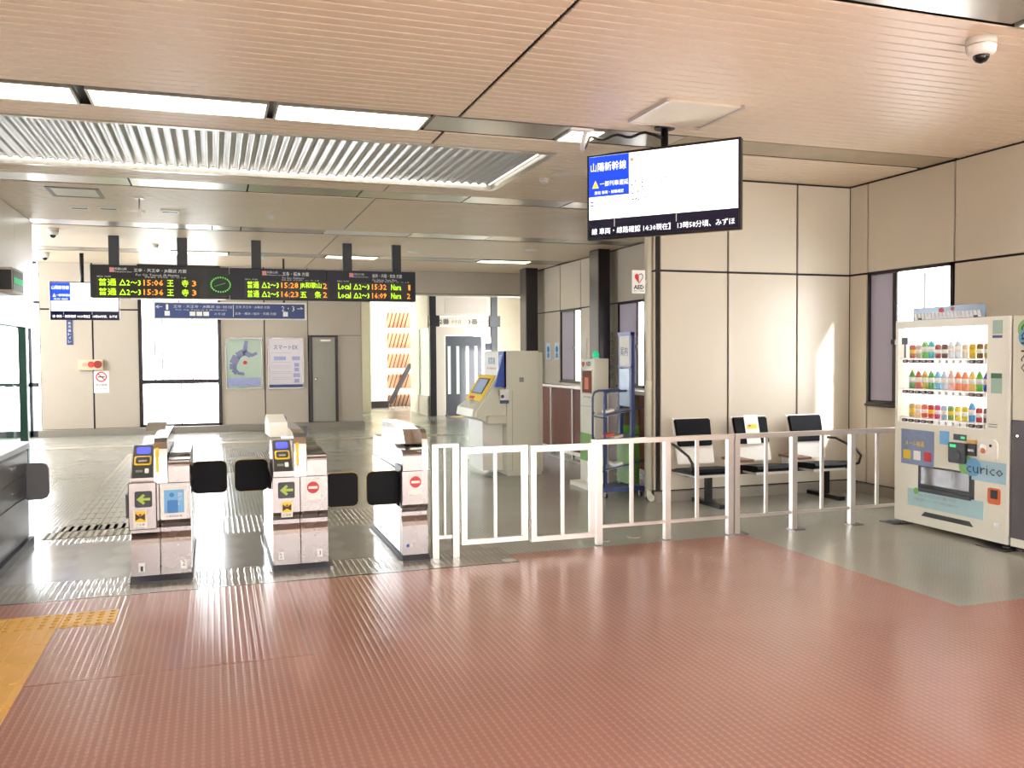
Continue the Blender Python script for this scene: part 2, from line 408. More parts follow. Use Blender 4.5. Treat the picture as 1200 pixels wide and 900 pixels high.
# seat wall (partition) y = 8.27
ws = struct('wall_seats', B(4.40, WX, 8.29, 8.54, 0, 3.47), m_black, 'cream panelled wall behind the seats')
panels(ws, 'y', 8.29, [4.43, 5.25, 6.13, 6.84], [.10, 2.42, 3.41], m_panel)
panels(ws, 'x', 4.40, [8.30, 8.54], [.10, 2.42, 3.41], m_panel)
part('panel', B(4.40, WX, 8.54, 8.56, 0, CZ), m_panel, ws)
struct('baseboard_seats', B(4.36, WX-.06, 8.20, 8.27, .0, .10), m_gray_base, 'grey skirting under the seat wall')
# right wall x = 6.85, near part with window y 6.80-7.98
wr = struct('wall_right', B(WX, WX+.06, -2.6, 6.8, 0, 3.47), m_black, 'cream panelled right hand wall')
part('wall_body', B(WX, WX+.06, 7.98, 13.3, 0, 3.47), m_black, wr)
part('wall_body', B(WX, WX+.06, 6.8, 7.98, 2.43, 3.47), m_black, wr); part('wall_body', B(WX, WX+.06, 6.8, 7.98, 0, .98), m_black, wr)
panels(wr, 'x', WX, [7.98, 8.27], [.1, 2.42, 3.41], m_panel)
panels(wr, 'x', WX, [6.78, 7.98], [.1, .97], m_panel); panels(wr, 'x', WX, [6.78, 7.98], [2.42, 3.41], m_panel)
panels(wr, 'x', WX, [-2.5, -1.3, -.1, 1.1, 2.3, 3.5, 4.6, 5.69, 6.78], [.1, 2.42, 3.41], m_panel)
panels(wr, 'x', WX, [8.56, 9.7, 10.9, 12.1, 13.28], [.1, 2.42, 3.41], m_panel)
struct('baseboard_right', B(WX-.07, WX, 3.0, 8.20, 0, .10), m_gray_base, 'grey skirting under the right wall')
# far right wall with two windows
part('wall_body', B(WX, WX+.06, 14.33, 16.0, 0, 3.47), m_black, wr); part('wall_body', B(WX, WX+.06, 17.08, 19.6, 0, 3.47), m_black, wr)
for a, b in ((13.3, 14.33), (16.0, 17.08)):
    part('wall_body', B(WX, WX+.06, a, b, 0, .99), m_black, wr); part('wall_body', B(WX, WX+.06, a, b, 2.46, 3.47), m_black, wr)
    panels(wr, 'x', WX, [a, b], [0, .98], m_panel2); panels(wr, 'x', WX, [a, b], [2.46, 3.41], m_panel2)
panels(wr, 'x', WX, [14.33, 14.8, 16.0], [0, 2.46, 3.41], m_panel2)
panels(wr, 'x', WX, [17.08, 18.0, 18.5, 19.3], [0, 2.46, 3.41], m_panel2)
def window_x(name, y0, y1, z0, z1, ymid, label):
    """sliding window in the right wall: y1 side frosted sash, y0 side clear"""
    fr = NB()
    box(fr, WX-.015, WX+.06, y0, y0+.035, z0, z1); box(fr, WX-.015, WX+.06, y1-.02, y1, z0, z1)
    box(fr, WX-.015, WX+.06, y0, y1, z1-.035, z1); box(fr, WX-.03, WX+.06, y0, y1, z0, z0+.03)
    wn = struct(name, fr, m_dark, label)
    part('sash_frame', box(B(WX+.01, WX+.03, ymid-.03, ymid+.03, z0+.03, z1-.035), WX+.01, WX+.03, ymid, y1-.02, z0+.03, z0+.05), m_dark, wn)
    part('frosted_pane', B(WX+.015, WX+.02, ymid+.03, y1-.02, z0+.05, z1-.035), m_frost, wn, 'pale frosted sash pane')
    part('pane', B(WX+.035, WX+.04, y0+.035, ymid-.03, z0+.03, z1-.035), m_glass, wn)
    part('latch', B(WX-.01, WX+.01, ymid-.03, ymid+.03, (z0+z1)/2-.07, (z0+z1)/2-.02), m_blackplastic, wn)
    part('sill', B(WX-.05, WX+.0, y0, y1, z0-.015, z0+.012), m_dark, wn)
window_x('window_1', 6.80, 7.98, .98, 2.43, 7.60, 'window in the right wall behind the vending machine')
window_x('window_2', 13.3, 14.33, .99, 2.46, 13.62, 'distant window in the right wall left of the AED sign')
window_x('window_3', 16.0, 17.08, .99, 2.46, 16.40, 'farthest window in the right wall above the ticket machine')
single('antenna_pole', tube(NB(), [(8.5, 8.9, -.0), (8.5, 8.9, 2.55)], .018, 6), m_dark, 'thin dark pole standing outside the window behind the vending machine', 'pole')
# far left part of back wall y = 19.3
wb = struct('wall_back', B(-3.22, -1.42, 19.32, 19.5, 0, 3.60), m_black, 'far beige panelled wall with window, posters and grey door')
part('wall_body', B(.14, 3.05, 19.32, 19.5, 0, 3.6), m_black, wb)
panels(wb, 'y', 19.32, [-3.22, -2.27, -1.42], [.12, 2.5, 3.45], m_panel2, gap=.016)
panels(wb, 'y', 19.32, [.14, 1.02, 1.92], [.12, 3.45], m_panel2, gap=.012)
panels(wb, 'y', 19.32, [1.92, 3.05], [1.99, 3.45], m_panel2, gap=.006)
panels(wb, 'y', 19.32, [2.54, 3.05], [.12, 1.99], m_panel2, gap=.004)
part('end_face', B(3.05, 3.07, 19.3, 19.5, 0, 3.45), m_panel2, wb)
struct('baseboard_back', B(-3.25, 3.08, 19.12, 19.3, 0, .13), m_gray_base, 'grey plinth at the foot of the far wall')
wn = NB()
for a, b in ((-1.42, -1.36), (.08, .14)): box(wn, a, b, 19.26, 19.5, .13, 3.45)
box(wn, -1.42, .14, 19.26, 19.5, .13, .18); box(wn, -1.42, .14, 19.26, 19.5, 3.38, 3.45); box(wn, -1.36, .08, 19.28, 19.4, 1.0, 1.09)
wn = struct('window_4', wn, m_dark, 'tall overexposed window in the far wall')
for x, z0, z1 in ((-.64, .18, 1.0), (-1.13, 1.09, 3.38), (-.99, 1.09, 3.38), (-.41, 1.09, 3.38), (-.27, 1.09, 3.38)):
    part('mullion', B(x-.012, x+.012, 19.3, 19.38, z0, z1), m_darkgrey, wn)
part('pane', B(-1.36, .08, 19.40, 19.405, .18, 1.0), m_glass, wn); part('pane', B(-1.36, .08, 19.40, 19.405, 1.09, 3.38), m_glass, wn)
d1 = struct('door_1', B(2.0, 2.48, 19.27, 19.30, .14, 1.95), mat('door_grey', (152, 150, 140), .35, .2), 'narrow grey steel door right of the posters')
fr = NB(); box(fr, 1.93, 1.99, 19.25, 19.31, .13, 1.99); box(fr, 2.48, 2.54, 19.25, 19.31, .13, 1.99); box(fr, 1.99, 2.48, 19.25, 19.31, 1.95, 1.99)
part('door_frame', fr, m_dark, d1); part('door_closer', B(2.17, 2.38, 19.22, 19.27, 1.86, 1.90), m_alu, d1)
part('door_handle', lathe(NB(), [(.028, 0), (.028, .05)], 2.07, 19.23, 1.03, 12), m_steel_b, d1)
# beam over the opening, y=19.3
bw = struct('wall_beam', B(3.07, WX, 19.32, 19.6, 2.92, 3.5), m_black, 'beige beam over the opening to the lift')
part('panel', B(3.08, WX, 19.30, 19.32, 2.93, 3.42), m_panel2, bw); part('panel', B(3.07, WX, 19.3, 19.6, 2.90, 2.92), m_panel2, bw)
# left upper wall
wl = struct('wall_left', B(-2.55, -2.35, -2.6, 13.58, 1.96, 3.47), m_black, 'pale panelled wall at the left edge above the office window')
cols = [-2.5, -1, .5, 2, 3.5, 5, 6.5, 8, 9.5, 11, 12.45, 13.58]
for a, b in zip(cols, cols[1:]): part('panel', B(-2.35, -2.33, a+.005, b-.005, 1.95, 3.41), m_panel, wl)
part('panel', B(-2.55, -2.33, 13.58, 13.60, 1.95, 3.41), m_panel, wl)
part('wall_body', B(-2.55, -2.35, -2.6, 9.6, 0, .82), m_panel2, wl)
wo = NB()
for yy in (13.0,): box(wo, -2.42, -2.33, yy, yy+.12, 0, 1.96)
for yy in (-2.4, .0, 2.4, 4.8, 7.2, 9.6): box(wo, -2.5, -2.4, yy, yy+.08, .82, 1.96)
wo = struct('window_5', wo, m_greenframe, 'office window with green frame at the left edge')
part('pane', B(-2.46, -2.455, 9.7, 13.0, .03, 1.95), m_glass_g, wo)
for yy in (-2.3, .1, 2.5, 4.9, 7.3): part('pane', B(-2.46, -2.455, yy, yy+2.28, .83, 1.95), m_glass_g, wo)
# window wall beyond, left of far wall
wf = NB()
box(wf, -6.0, -3.25, 19.3, 19.4, 0, .12); box(wf, -6, -3.25, 19.3, 19.4, 3.38, 3.5); box(wf, -3.42, -3.36, 19.3, 19.38, 0, 3.4)
box(wf, -6, -3.25, 19.3, 19.38, .98, 1.06); box(wf, -6, -3.22, 19.3, 19.38, 2.6, 2.66)
for xx in (-6, -5.1, -4.2): box(wf, xx, xx+.06, 19.3, 19.38, 0, 3.4)
wf = struct('window_6', wf, m_darkgrey, 'bright window strip left of the far wall')
part('pane', B(-6, -3.25, 19.36, 19.365, .12, 3.38), m_glass, wf)
wk = struct('wall_daylight_stop', B(6.7, WX+.06, -2.75, -2.6, 0, 3.47), m_panel, 'unseen wall added behind the camera to cut daylight')  # unseen wall added to cut the sky light from behind
part('wall_body', B(-6.2, -2.0, -2.75, -2.6, 0, 3.47), m_panel, wk); part('lintel', B(-2.0, 6.7, -2.75, -2.6, 2.6, 3.47), m_panel, wk)
struct('floor_bounce', B(-30, 30, -12, -5, -.12, -.01), m_concrete, 'unseen pale ground added behind the camera to bounce light')  # unseen ground added so the entrance reflects at moderate brightness
struct('wall_opposite', B(-30, 30, -12.3, -12, -.1, 4.2), m_concrete, 'unseen pale wall added behind the camera to dim sky reflections')  # unseen screen added to dim the sky mirrored in the gates
wf_ = struct('wall_office', B(-6.2, -6.0, 12.5, 19.5, 0, 1.8), m_panel2, 'unseen outer wall of the office, height set to limit daylight')  # unseen wall, raised to hold back light from the left
part('wall_body', B(-6.2, -6.0, -2.6, 12.5, 0, 3.47), m_panel2, wf_)
# ---- columns
def column(x0, x1, y0, y1, label):
    t = thing('steel_column', label, 'column', ((x0+x1)/2, (y0+y1)/2, 0), 0, 'dark columns along the right wall')
    part('shaft', box(NB(), x0, x1, y0, y1, .02, CZ, bev=.006), m_dark, t)
    part('lit_side', B(x0-.004, x0, y0+.03, y1-.02, .1, CZ-.02), mat('column_lit_side', (105, 100, 100), .3, .4), t)  # paler sheet stands in for window light on the left face
    part('base_plate', B(x0-.04, x1+.04, y0-.04, y1+.04, 0, .02), m_darkgrey, t)
column(6.50, 6.72, 14.4, 14.82, 'dark square column just left of the hanging screen, behind the cream cabinet')
column(6.41, 6.68, 18.0, 18.4, 'dark square column behind the fare adjustment machine')

# ================================================================== CEILING FITTINGS
t = thing('access_panel', 'flat grey hatch in the slatted ceiling above the hanging screen', 'ceiling hatch', (3.5, 6.14, CZ))
part('panel', B(3.19, 3.80, 5.82, 6.42, CZ-.018, CZ), m_ceiling_flat, t)
fr = NB(); box(fr, 3.165, 3.19, 5.80, 6.44, CZ-.03, CZ); box(fr, 3.80, 3.825, 5.80, 6.44, CZ-.03, CZ); box(fr, 3.19, 3.8, 6.42, 6.44, CZ-.03, CZ)
part('frame', fr, m_alu, t)
def dome(x, y, s, label):
    t = thing('dome_camera', label, 'security camera', (x, y, CZ-.13*s), 0, 'dome cameras')
    part('housing', lathe(NB(), [(.05*s, -.10*s), (.078*s, -.085*s), (.085*s, -.05*s), (.085*s, 0)], x, y, CZ, 24), m_white, t)
    part('band', lathe(NB(), [(.087*s, -.048*s), (.087*s, -.040*s)], x, y, CZ, 24), m_alu, t)
    part('dome', lathe(NB(), [(.006*s, -.145*s), (.03*s, -.135*s), (.045*s, -.115*s), (.048*s, -.095*s)], x, y, CZ, 20), mat('smoked_dome', (25, 25, 30), .08), t)
dome(4.38, 4.16, 1, 'large white dome camera with black lens at the upper right of the ceiling')
dome(-2.18, 14.3, .95, 'small dome camera on the far left ceiling, nearer of the two')
dome(-2.82, 17.6, .95, 'small dome camera on the far left ceiling by the bright window')
def ringed(name, x, y, r, h, label, cat, m=m_white):
    t = thing(name, label, cat, (x, y, CZ-h))
    part('base', lathe(NB(), [(r, -h*.4), (r, 0)], x, y, CZ, 20), m, t)
    part('cap', lathe(NB(), [(r*.5, -h), (r*.8, -h*.9), (r*.85, -h*.4)], x, y, CZ, 20), m, t)
ringed('smoke_detector', 3.37, 8.85, .055, .05, 'round smoke detector left of the hanging screen beside the flat speaker disc', 'smoke detector')
ringed('ceiling_speaker', 3.42, 8.52, .11, .012, 'flat round pale speaker disc in the ceiling left of the hanging screen', 'ceiling speaker', m_ceiling_flat)
ringed('ceiling_speaker', 5.4, 14.9, .12, .02, 'flat round disc in the ceiling above the lift opening', 'ceiling speaker')
ringed('ceiling_speaker', 3.45, 15.7, .12, .02, 'flat round disc in the ceiling right of the last board hanger', 'ceiling speaker')
ringed('smoke_detector', .74, 12.15, .06, .06, 'smoke detector on the ceiling behind the third trough, centre left', 'smoke detector')
ringed('smoke_detector', -.9, 15.9, .06, .06, 'distant smoke detector between the first two board hangers', 'smoke detector')
ringed('smoke_detector', .9, 17.2, .06, .06, 'distant smoke detector above the middle of the departure board', 'smoke detector')
for i, (x, y, lb) in enumerate(((-1.55, 12.2, 'leftmost small slotted downlight near the left wall'), (-1.22, 12.15, 'second small slotted downlight from the left wall'), (-.5, 12.2, 'small bright slotted downlight right of the hanging bracket'))):
    t = thing('slot_light', lb, 'ceiling light', (x, y, CZ-.02), 0, 'small slotted ceiling lights')
    part('housing', B(x-.11, x+.11, y-.11, y+.11, CZ-.015, CZ), m_white, t)
    part('slot', B(x-.09, x+.09, y-.02, y+.02, CZ-.018, CZ-.015), m_black, t)
t = thing('ceiling_hatch', 'thin framed square hatch in the ceiling near the left wall', 'ceiling hatch', (-1.5, 11.1, CZ))
fr = NB(); box(fr, -1.72, -1.68, 10.8, 11.4, CZ-.012, CZ); box(fr, -1.22, -1.18, 10.8, 11.4, CZ-.012, CZ); box(fr, -1.68, -1.22, 10.8, 10.84, CZ-.012, CZ); box(fr, -1.68, -1.22, 11.36, 11.4, CZ-.012, CZ)
part('frame', fr, m_gray_base, t); part('door', B(-1.68, -1.22, 10.84, 11.36, CZ-.006, CZ), m_ceiling_flat, t)
t = thing('ceiling_bracket', 'small inverted T bracket hanging from the ceiling at left', 'bracket', (-.8, 11.3, CZ-.2))
part('rod', tube(NB(), [(-.8, 11.3, CZ), (-.8, 11.3, CZ-.2)], .01, 8), m_alu, t)
part('plate', B(-.85, -.75, 11.25, 11.35, CZ-.01, CZ), m_alu, t); part('arm', B(-.94, -.74, 11.29, 11.31, CZ-.165, CZ-.15), m_alu, t)
part('tip', B(-.82, -.78, 11.28, 11.32, CZ-.22, CZ-.14), m_alu, t)

# ================================================================== HANGING SCREEN (local coordinates, rotated)
TX, TY = 3.50, 6.50
ang = math.atan2(-.97, .89)
t = thing('hanging_screen', 'large flat screen hung from the ceiling on a black pole, showing a white line map', 'screen', (TX, TY, 1.55), ang, local=True)
W2 = .655; zc = 1.36-.0      # local centre height above loc
zb, zt = .97, 1.69           # z range relative to 1.55 -> 2.52 .. 3.24
def fit_screen(t, W2, zb, zt, y, s=1):
    part('casing', box(NB(), -W2, W2, y, y+.06, zb, zt, bev=.006), m_blackplastic, t)
    h = zt-zb; b = .022*s
    part('screen', B(-W2+b, W2-b, y-.003, y, zb+h*.235, zt-b), m_scr_w, t)
    part('ticker_band', B(-W2+b, W2-b, y-.003, y, zb+b, zb+h*.232), m_scr_d, t)
    xb = -W2+b
    part('blue_panel', B(xb+.0, xb+2*W2*.275, y-.006, y-.003, zb+h*.50, zt-b-.002), m_scr_b, t)
    text('山陽新幹線', (xb+2*W2*.135, y-.0075, zt-b-h*.125), 2*W2*.245, h*.105, m_scr_t, t, bold=.004)
    tri = prism(NB(), [(xb+.03*s, zb+h*.60), (xb+.09*s, zb+h*.60), (xb+.06*s, zb+h*.69)], 'y', y-.008, y-.006)
    part('warning_triangle', tri, m_scr_y, t)
    text('一部列車遅延', (xb+2*W2*.175, y-.0075, zb+h*.645), 2*W2*.195, h*.062, m_scr_t, t, bold=.005)
    text('原因 車両・線路確認', (xb+2*W2*.14, y-.0075, zb+h*.545), 2*W2*.20, h*.04, m_scr_t, t, bold=.005)
    text('線 車両・線路確認 14:30現在】 13時58分頃、みずほ', (0, y-.005, zb+h*.095), 2*W2*.93, h*.075, m_scr_t, t, bold=.005)
    part('divider', B(-W2*.62, -W2*.612, y-.005, y-.003, zb+h*.14, zb+h*.232), m_led_w, t)
    part('divider', B(W2*.20, W2*.208, y-.005, y-.003, zb+h*.14, zb+h*.232), m_led_w, t)
    for k in range(22):
        u = k/21; x = -W2*.42+u*W2*.92; z = zb+h*(.50+.10*math.sin(u*6.2+3.6)+.18*u)
        part('map_dot', B(x-.007*s, x+.007*s, y-.005, y-.003, z-.004, z+.004), mat('map_grey', (120, 120, 110), .4, emit=.1), t)
    for (a, c) in ((-.38, .60), (-.33, .64), (-.37, .50), (-.30, .52), (-.36, .43), (-.32, .44), (-.24, .57), (-.24, .62)):
        part('map_dot', B(W2*a-.006, W2*a+.006, y-.005, y-.003, zb+h*c-.006, zb+h*c+.006), m_ink, t)
    part('map_badge', B(-W2*.40, -W2*.355, y-.005, y-.003, zt-b-h*.10, zt-b-h*.06), mat('badge_salmon', (225, 160, 140), .4, emit=.5), t)
    part('legend_mark', B(xb+.008, xb+.04*s, y-.005, y-.003, zb+h*.43, zb+h*.445), m_scr_b, t); part('legend_mark', B(xb+.008, xb+.04*s, y-.005, y-.003, zb+h*.39, zb+h*.405), m_scr_b, t)
    text('調査中 運転見合わせ 列車の遅れ', (xb+2*W2*.16, y-.005, zb+h*.43), 2*W2*.2, h*.02, mat('map_grey', (170, 170, 160), .4), t)
fit_screen(t, W2, zb, zt, -.03)
part('pole', tube(NB(), [(0, .07, 1.25), (0, .07, CZ-1.55)], .03, 14), m_blackplastic, t)
part('ceiling_flange', lathe(NB(), [(.085, -.02), (.085, 0)], 0, .07, CZ-1.55, 20), m_blackplastic, t)
part('mount_plate', B(-.2, .2, .03, .06, 1.15, 1.55), m_blackplastic, t)
cab = NB(); pts = []
for k in range(15):
    u = k/14; pts.append((3.05+u*.42, 6.93-u*.36, CZ-.03-.03*math.sin(u*PI*2.4)**2-.01*u))
pts = [(2.97, 6.92, CZ-.13), (3.0, 6.93, CZ-.13)]+pts+[(3.52, 6.53, CZ-.10)]
single('cable', tube(NB(), pts, .012, 8), m_blackplastic, 'black cable sagging along the ceiling to the screen pole', 'cable')
t = thing('cable_bracket', 'small white clamp bracket at the square ceiling light holding the cable end', 'bracket', (2.97, 6.90, CZ-.15))
part('plate', B(2.80, 3.0, 6.74, 6.80, CZ-.03, CZ-.012), m_white, t); part('hook', tube(NB(), [(2.95, 6.78, CZ-.02), (2.96, 6.85, CZ-.06), (2.97, 6.91, CZ-.15)], .02, 8), m_white, t)
# second screen far left
t = thing('hanging_screen', 'smaller distant screen hung left of the departure board, partly behind it', 'screen', (-2.17, 17.5, 1.3), 0, local=True)
fit_screen(t, .565, .92, 1.60, -.03, .9)
part('pole', tube(NB(), [(-.05, .05, 1.3), (-.05, .05, CZ-1.3)], .035, 10), m_blackplastic, t)
part('frame_edge', B(-.575, -.56, -.035, .03, .92, 1.60), m_white, t)

# ================================================================== DEPARTURE BOARD
BY = 14.8
t = thing('departure_board', 'long black LED departure board hung from the ceiling on five dark posts', 'departure board', (.75, BY, 2.47))
U = [(-1.765, .255), (.262, 1.775), (1.782, 3.275)]
for a, b in U: part('housing', box(NB(), a, b, BY, BY+.22, 2.465, 2.965, bev=.008), m_blackplastic if a < 0 else m_navy, t)
def px(x): return (x-105)/383*5.04-1.765     # board pixel column -> metres
def led(s, x0, x1, row, m, h=.11): text(s, ((px(x0)+px(x1))/2, BY-.006, (2.70, 2.555)[row]-.0), px(x1)-px(x0), h, m, t, bold=.006)
for (a, b) in ((112, 224), (276, 377), (387, 481)):
    part('led_matrix', B(px(a), px(b), BY-.004, BY, 2.49, 2.765), m_led_bg if a > 112 else mat('led_dark', (48, 44, 44), .5), t)
for r, (tm, ds) in enumerate((('15:06', '王　寺'), ('15:36', '王　寺'))):
    led('普通', 114, 133, r, m_led_y); led('△2～3', 136, 159.5, r, m_led_y, .095); led(tm, 162.5, 184, r, m_led_o, .09); led(ds, 188, 212, r, m_led_y); led('3', 216, 221, r, m_led_o, .09)
for r, (cars, tm, ds) in enumerate((('△2～3', '15:28', 'JR和歌山'), ('△2～5', '16:23', '五　条'))):
    led('普通', 279, 293, r, m_led_y); led(cars, 296, 316.5, r, m_led_y, .095); led(tm, 319.5, 340, r, m_led_o, .09); led(ds, 342, 368, r, m_led_y); led('2', 370, 375, r, m_led_o, .09)
for r, (tm, n) in enumerate((('15:32', '1'), ('16:09', '2'))):
    led('Local', 389, 404.5, r, m_led_y, .1); led('△2～3', 408, 428, r, m_led_y, .095); led(tm, 431.5, 450, r, m_led_o, .09); led('Nara', 456, 469, r, m_led_y, .1); led(n, 476.5 if n == '2' else 478.5, 481, r, m_led_o, .09)
for (x0, x1, jp, en, ln, le, lx) in ((152, 210, '王寺・天王寺・JR難波 方面', 'For Oji, Tennoji, JR-Namba', '和歌山線', 'Wakayama Line', 132),
                                   (321, 353, '五条・橋本 方面', 'For Gojo, Hashimoto', '和歌山線', 'Wakayama Line', 303),
                                   (432, 470, '桜井・天理・奈良 方面', 'For Sakurai, Tenri, Nara', '万葉まほろば線', 'Manyomahoroba Line', 409)):
    text(jp, (px((x0+x1)/2), BY-.006, 2.885), px(x1)-px(x0), .065, m_led_w, t, bold=.01)
    text(en, (px((x0+x1)/2-3), BY-.006, 2.815), (px(x1)-px(x0))*.82, .045, m_led_w, t)
    text(ln, (px(lx+6), BY-.006, 2.905), .17, .04, m_led_w, t); text(le, (px(lx+8), BY-.006, 2.86), .26, .028, m_led_w, t)
    part('line_badge', B(px(lx-6), px(lx-1), BY-.004, BY, 2.855, 2.925), mat('badge_pink', (205, 130, 130), .5, emit=.25), t)
    text('種別 両数', (px(x0-32 if x0 < 200 else x0-37), BY-.006, 2.785), .2, .02, m_led_w, t); text('時刻 行先 のりば', (px((x0+x1)/2+6), BY-.006, 2.785), .6, .02, m_led_w, t)
part('clock_face', B(px(235), px(262), BY-.004, BY, 2.52, 2.86), m_clock, t)
cx, cz = px(248.5), 2.69
for k in range(24):
    a = 2*PI*k/24; part('clock_dot', B(cx+.145*math.cos(a)-.01, cx+.145*math.cos(a)+.01, BY-.006, BY-.004, cz+.115*math.sin(a)-.012, cz+.115*math.sin(a)+.012), m_clockdot, t)
for k in range(7): part('clock_hand', B(cx-.09+k*.025, cx-.08+k*.025, BY-.006, BY-.004, cz-.03+k*.008, cz-.018+k*.008), m_clockdot, t)
for x in (130.5, 205.5, 290.5, 401.5, 464.5):
    part('hanger_post', B(px(x)-.075, px(x)+.075, BY+.06, BY+.16, 2.96, CZ), m_darkgrey, t)
part('lamp_strip', B(-1.2, .2, BY+.05, BY+.17, 2.45, 2.466), m_alu, t)
# blue direction sign
t = thing('direction_sign', 'long blue sign with platform numbers hung behind the departure board', 'sign', (.35, 17.5, 2.26))
part('frame', box(NB(), -1.03, 1.72, 17.5, 17.58, 2.245, 2.575, bev=.005), m_white, t)
part('face', B(-1.01, 1.68, 17.494, 17.5, 2.27, 2.545), m_signblue, t)
part('divider', B(.36, .37, 17.49, 17.494, 2.30, 2.52), m_white, t)
text('←', (-.94, 17.49, 2.475), .12, .06, m_paper, t, bold=.01); text('1', (-.80, 17.49, 2.47), .04, .10, m_paper, t); text('2・3', (1.37, 17.49, 2.46), .24, .10, m_paper, t); text('→', (1.60, 17.49, 2.46), .12, .07, m_paper, t, bold=.01)
text('王寺・天王寺・JR難波', (-.33, 17.49, 2.48), .72, .06, m_led_w, t); text('桜井・奈良 方面', (.2, 17.49, 2.48), .28, .05, m_led_w, t)
text('王寺 天王寺・JR難波 方面', (.72, 17.49, 2.48), .62, .055, m_led_w, t); text('五条・橋本 / 桜井・天理 方面', (.77, 17.49, 2.36), .75, .05, m_led_w, t)
text('For Oji, Tennoji & JR-Namba', (-.2, 17.49, 2.42), .9, .03, m_led_w, t)
for x in (-.80, 1.32): part('pictogram', B(x-.045, x+.045, 17.49, 17.494, 2.31, 2.40), m_paper, t)
for x in (-.36, -.24, -.12): part('pictogram', B(x-.05, x+.05, 17.49, 17.494, 2.31, 2.39), m_paper, t)
text('のりば', (.12, 17.49, 2.35), .2, .05, m_led_w, t)
for x in (-.6, 1.3): part('hanger_rod', tube(NB(), [(x, 17.54, 2.57), (x, 17.54, CZ)], .02, 8), m_darkgrey, t)

# ================================================================== FAR WALL FITTINGS
t = thing('poster', 'framed poster with a dark swirling blue shape on pale green, left of the pair', 'poster', (.59, 19.28, .88), 0, 'framed posters on the far wall')
def frame(t, x0, x1, y, z0, z1, w=.02, m=m_steel):
    fr = NB(); box(fr, x0-w, x0, y-.03, y, z0-w, z1+w); box(fr, x1, x1+w, y-.03, y, z0-w, z1+w); box(fr, x0, x1, y-.03, y, z0-w, z0); box(fr, x0, x1, y-.03, y, z1, z1+w)
    part('frame', fr, m, t)
frame(t, .25, .95, 19.30, .89, 1.92); part('sheet', B(.25, .95, 19.285, 19.295, .89, 1.92), mat('poster_sage', (150, 172, 150), .12, 0, .08, 3), t)
bm = NB()
pts = [(.86-.0, 1.62), (.74, 1.56), (.60, 1.64), (.46, 1.56), (.38, 1.40), (.38, 1.28), (.46, 1.20), (.60, 1.18)]
for (a, b), (c, d), w_ in zip(pts, pts[1:], (.03, .05, .07, .08, .07, .05, .03)):
    l = math.hypot(c-a, d-b); nx, nz = -(d-b)/l*w_, (c-a)/l*w_
    prism(bm, [(a-nx, b-nz), (a+nx, b+nz), (c+nx, d+nz), (c-nx, d-nz)], 'y', 19.281, 19.285)
prism(bm, [(.56, 1.62), (.66, 1.64), (.68, 1.86), (.62, 1.88)], 'y', 19.281, 19.285)
part('printed_shape', bm, mat('poster_indigo', (84, 90, 140), .15, 0, .3, 12), t)
part('printed_band', B(.27, .93, 19.281, 19.285, .93, 1.10), mat('poster_lilac', (140, 145, 195), .15, 0, .3, 20), t)
part('printed_mark', disc(NB(), (.62, 19.280, 1.42), .04, 'y'), m_red, t)
t = thing('poster', 'framed pale information poster beside the grey door, right of the pair', 'poster', (1.45, 19.28, .88), 0, 'framed posters on the far wall')
frame(t, 1.10, 1.80, 19.30, .88, 1.92); part('sheet', B(1.10, 1.80, 19.285, 19.295, .88, 1.92), mat('poster_pale', (205, 196, 205), .12), t)
text('スマートEX', (1.45, 19.283, 1.74), .5, .10, m_signblue, t, bold=.01)
for z, a, b in ((1.50, 1.2, 1.45), (1.50, 1.58, 1.74), (1.36, 1.62, 1.72), (1.26, 1.62, 1.72), (1.14, 1.60, 1.74), (1.02, 1.62, 1.72)):
    part('printed_box', B(a, b, 19.281, 19.285, z-.035, z+.045), mat('poster_lilac', (140, 145, 195), .15), t)
for z in (1.62, 1.42, 1.34, 1.30, 1.22, 1.18, 1.10, 1.06): part('printed_line', B(1.16, 1.56, 19.282, 19.285, z, z+.008), mat('print_soft', (160, 150, 165), .4), t)
part('printed_band', B(1.10, 1.80, 19.281, 19.285, .89, .95), m_signblue, t)
t = thing('alarm_box', 'beige emergency box with two red round lamps on the far wall', 'alarm box', (-2.3, 19.28, 1.29))
part('box', box(NB(), -2.54, -2.08, 19.22, 19.30, 1.30, 1.51, bev=.008), mat('box_beige', (225, 208, 180), .4), t)
part('lamp', disc(NB(), (-2.30, 19.22, 1.41), .06, 'y', t=.02), mat('lamp_red', (255, 60, 50), .3, emit=.8), t); part('button', disc(NB(), (-2.18, 19.22, 1.41), .075, 'y', t=.02), mat('dull_red', (160, 60, 60), .4), t)
part('lamp', disc(NB(), (-2.42, 19.22, 1.41), .04, 'y', t=.01), mat('lamp_pink', (240, 180, 165), .4), t)
t = thing('no_smoking_sign', 'small white no smoking sign under the emergency box', 'sign', (-2.14, 19.29, .84))
part('plate', plq('y', 19.298, -2.27, -1.99, .84, 1.28, .006), m_paper, t)
def ring(c, r, w_, axis, m, parent, y):
    bm = NB(); n = 24
    for k in range(n):
        a, b = 2*PI*k/n, 2*PI*(k+1)/n
        P = [(c[0]+rr*math.cos(q), c[1]+rr*math.sin(q)) for rr, q in ((r, a), (r, b), (r-w_, b), (r-w_, a))]
        prism(bm, P, axis, y-.003, y)
    return part('ring', bm, m, parent)
ring((-2.13, 1.16), .10, .02, 'y', m_red, t, 19.292)
part('cigarette', B(-2.19, -2.07, 19.289, 19.292, 1.15, 1.17), m_ink, t)
part('slash', prism(NB(), [(-2.205, 1.225), (-2.19, 1.235), (-2.055, 1.10), (-2.07, 1.09)], 'y', 19.287, 19.290), m_red, t)
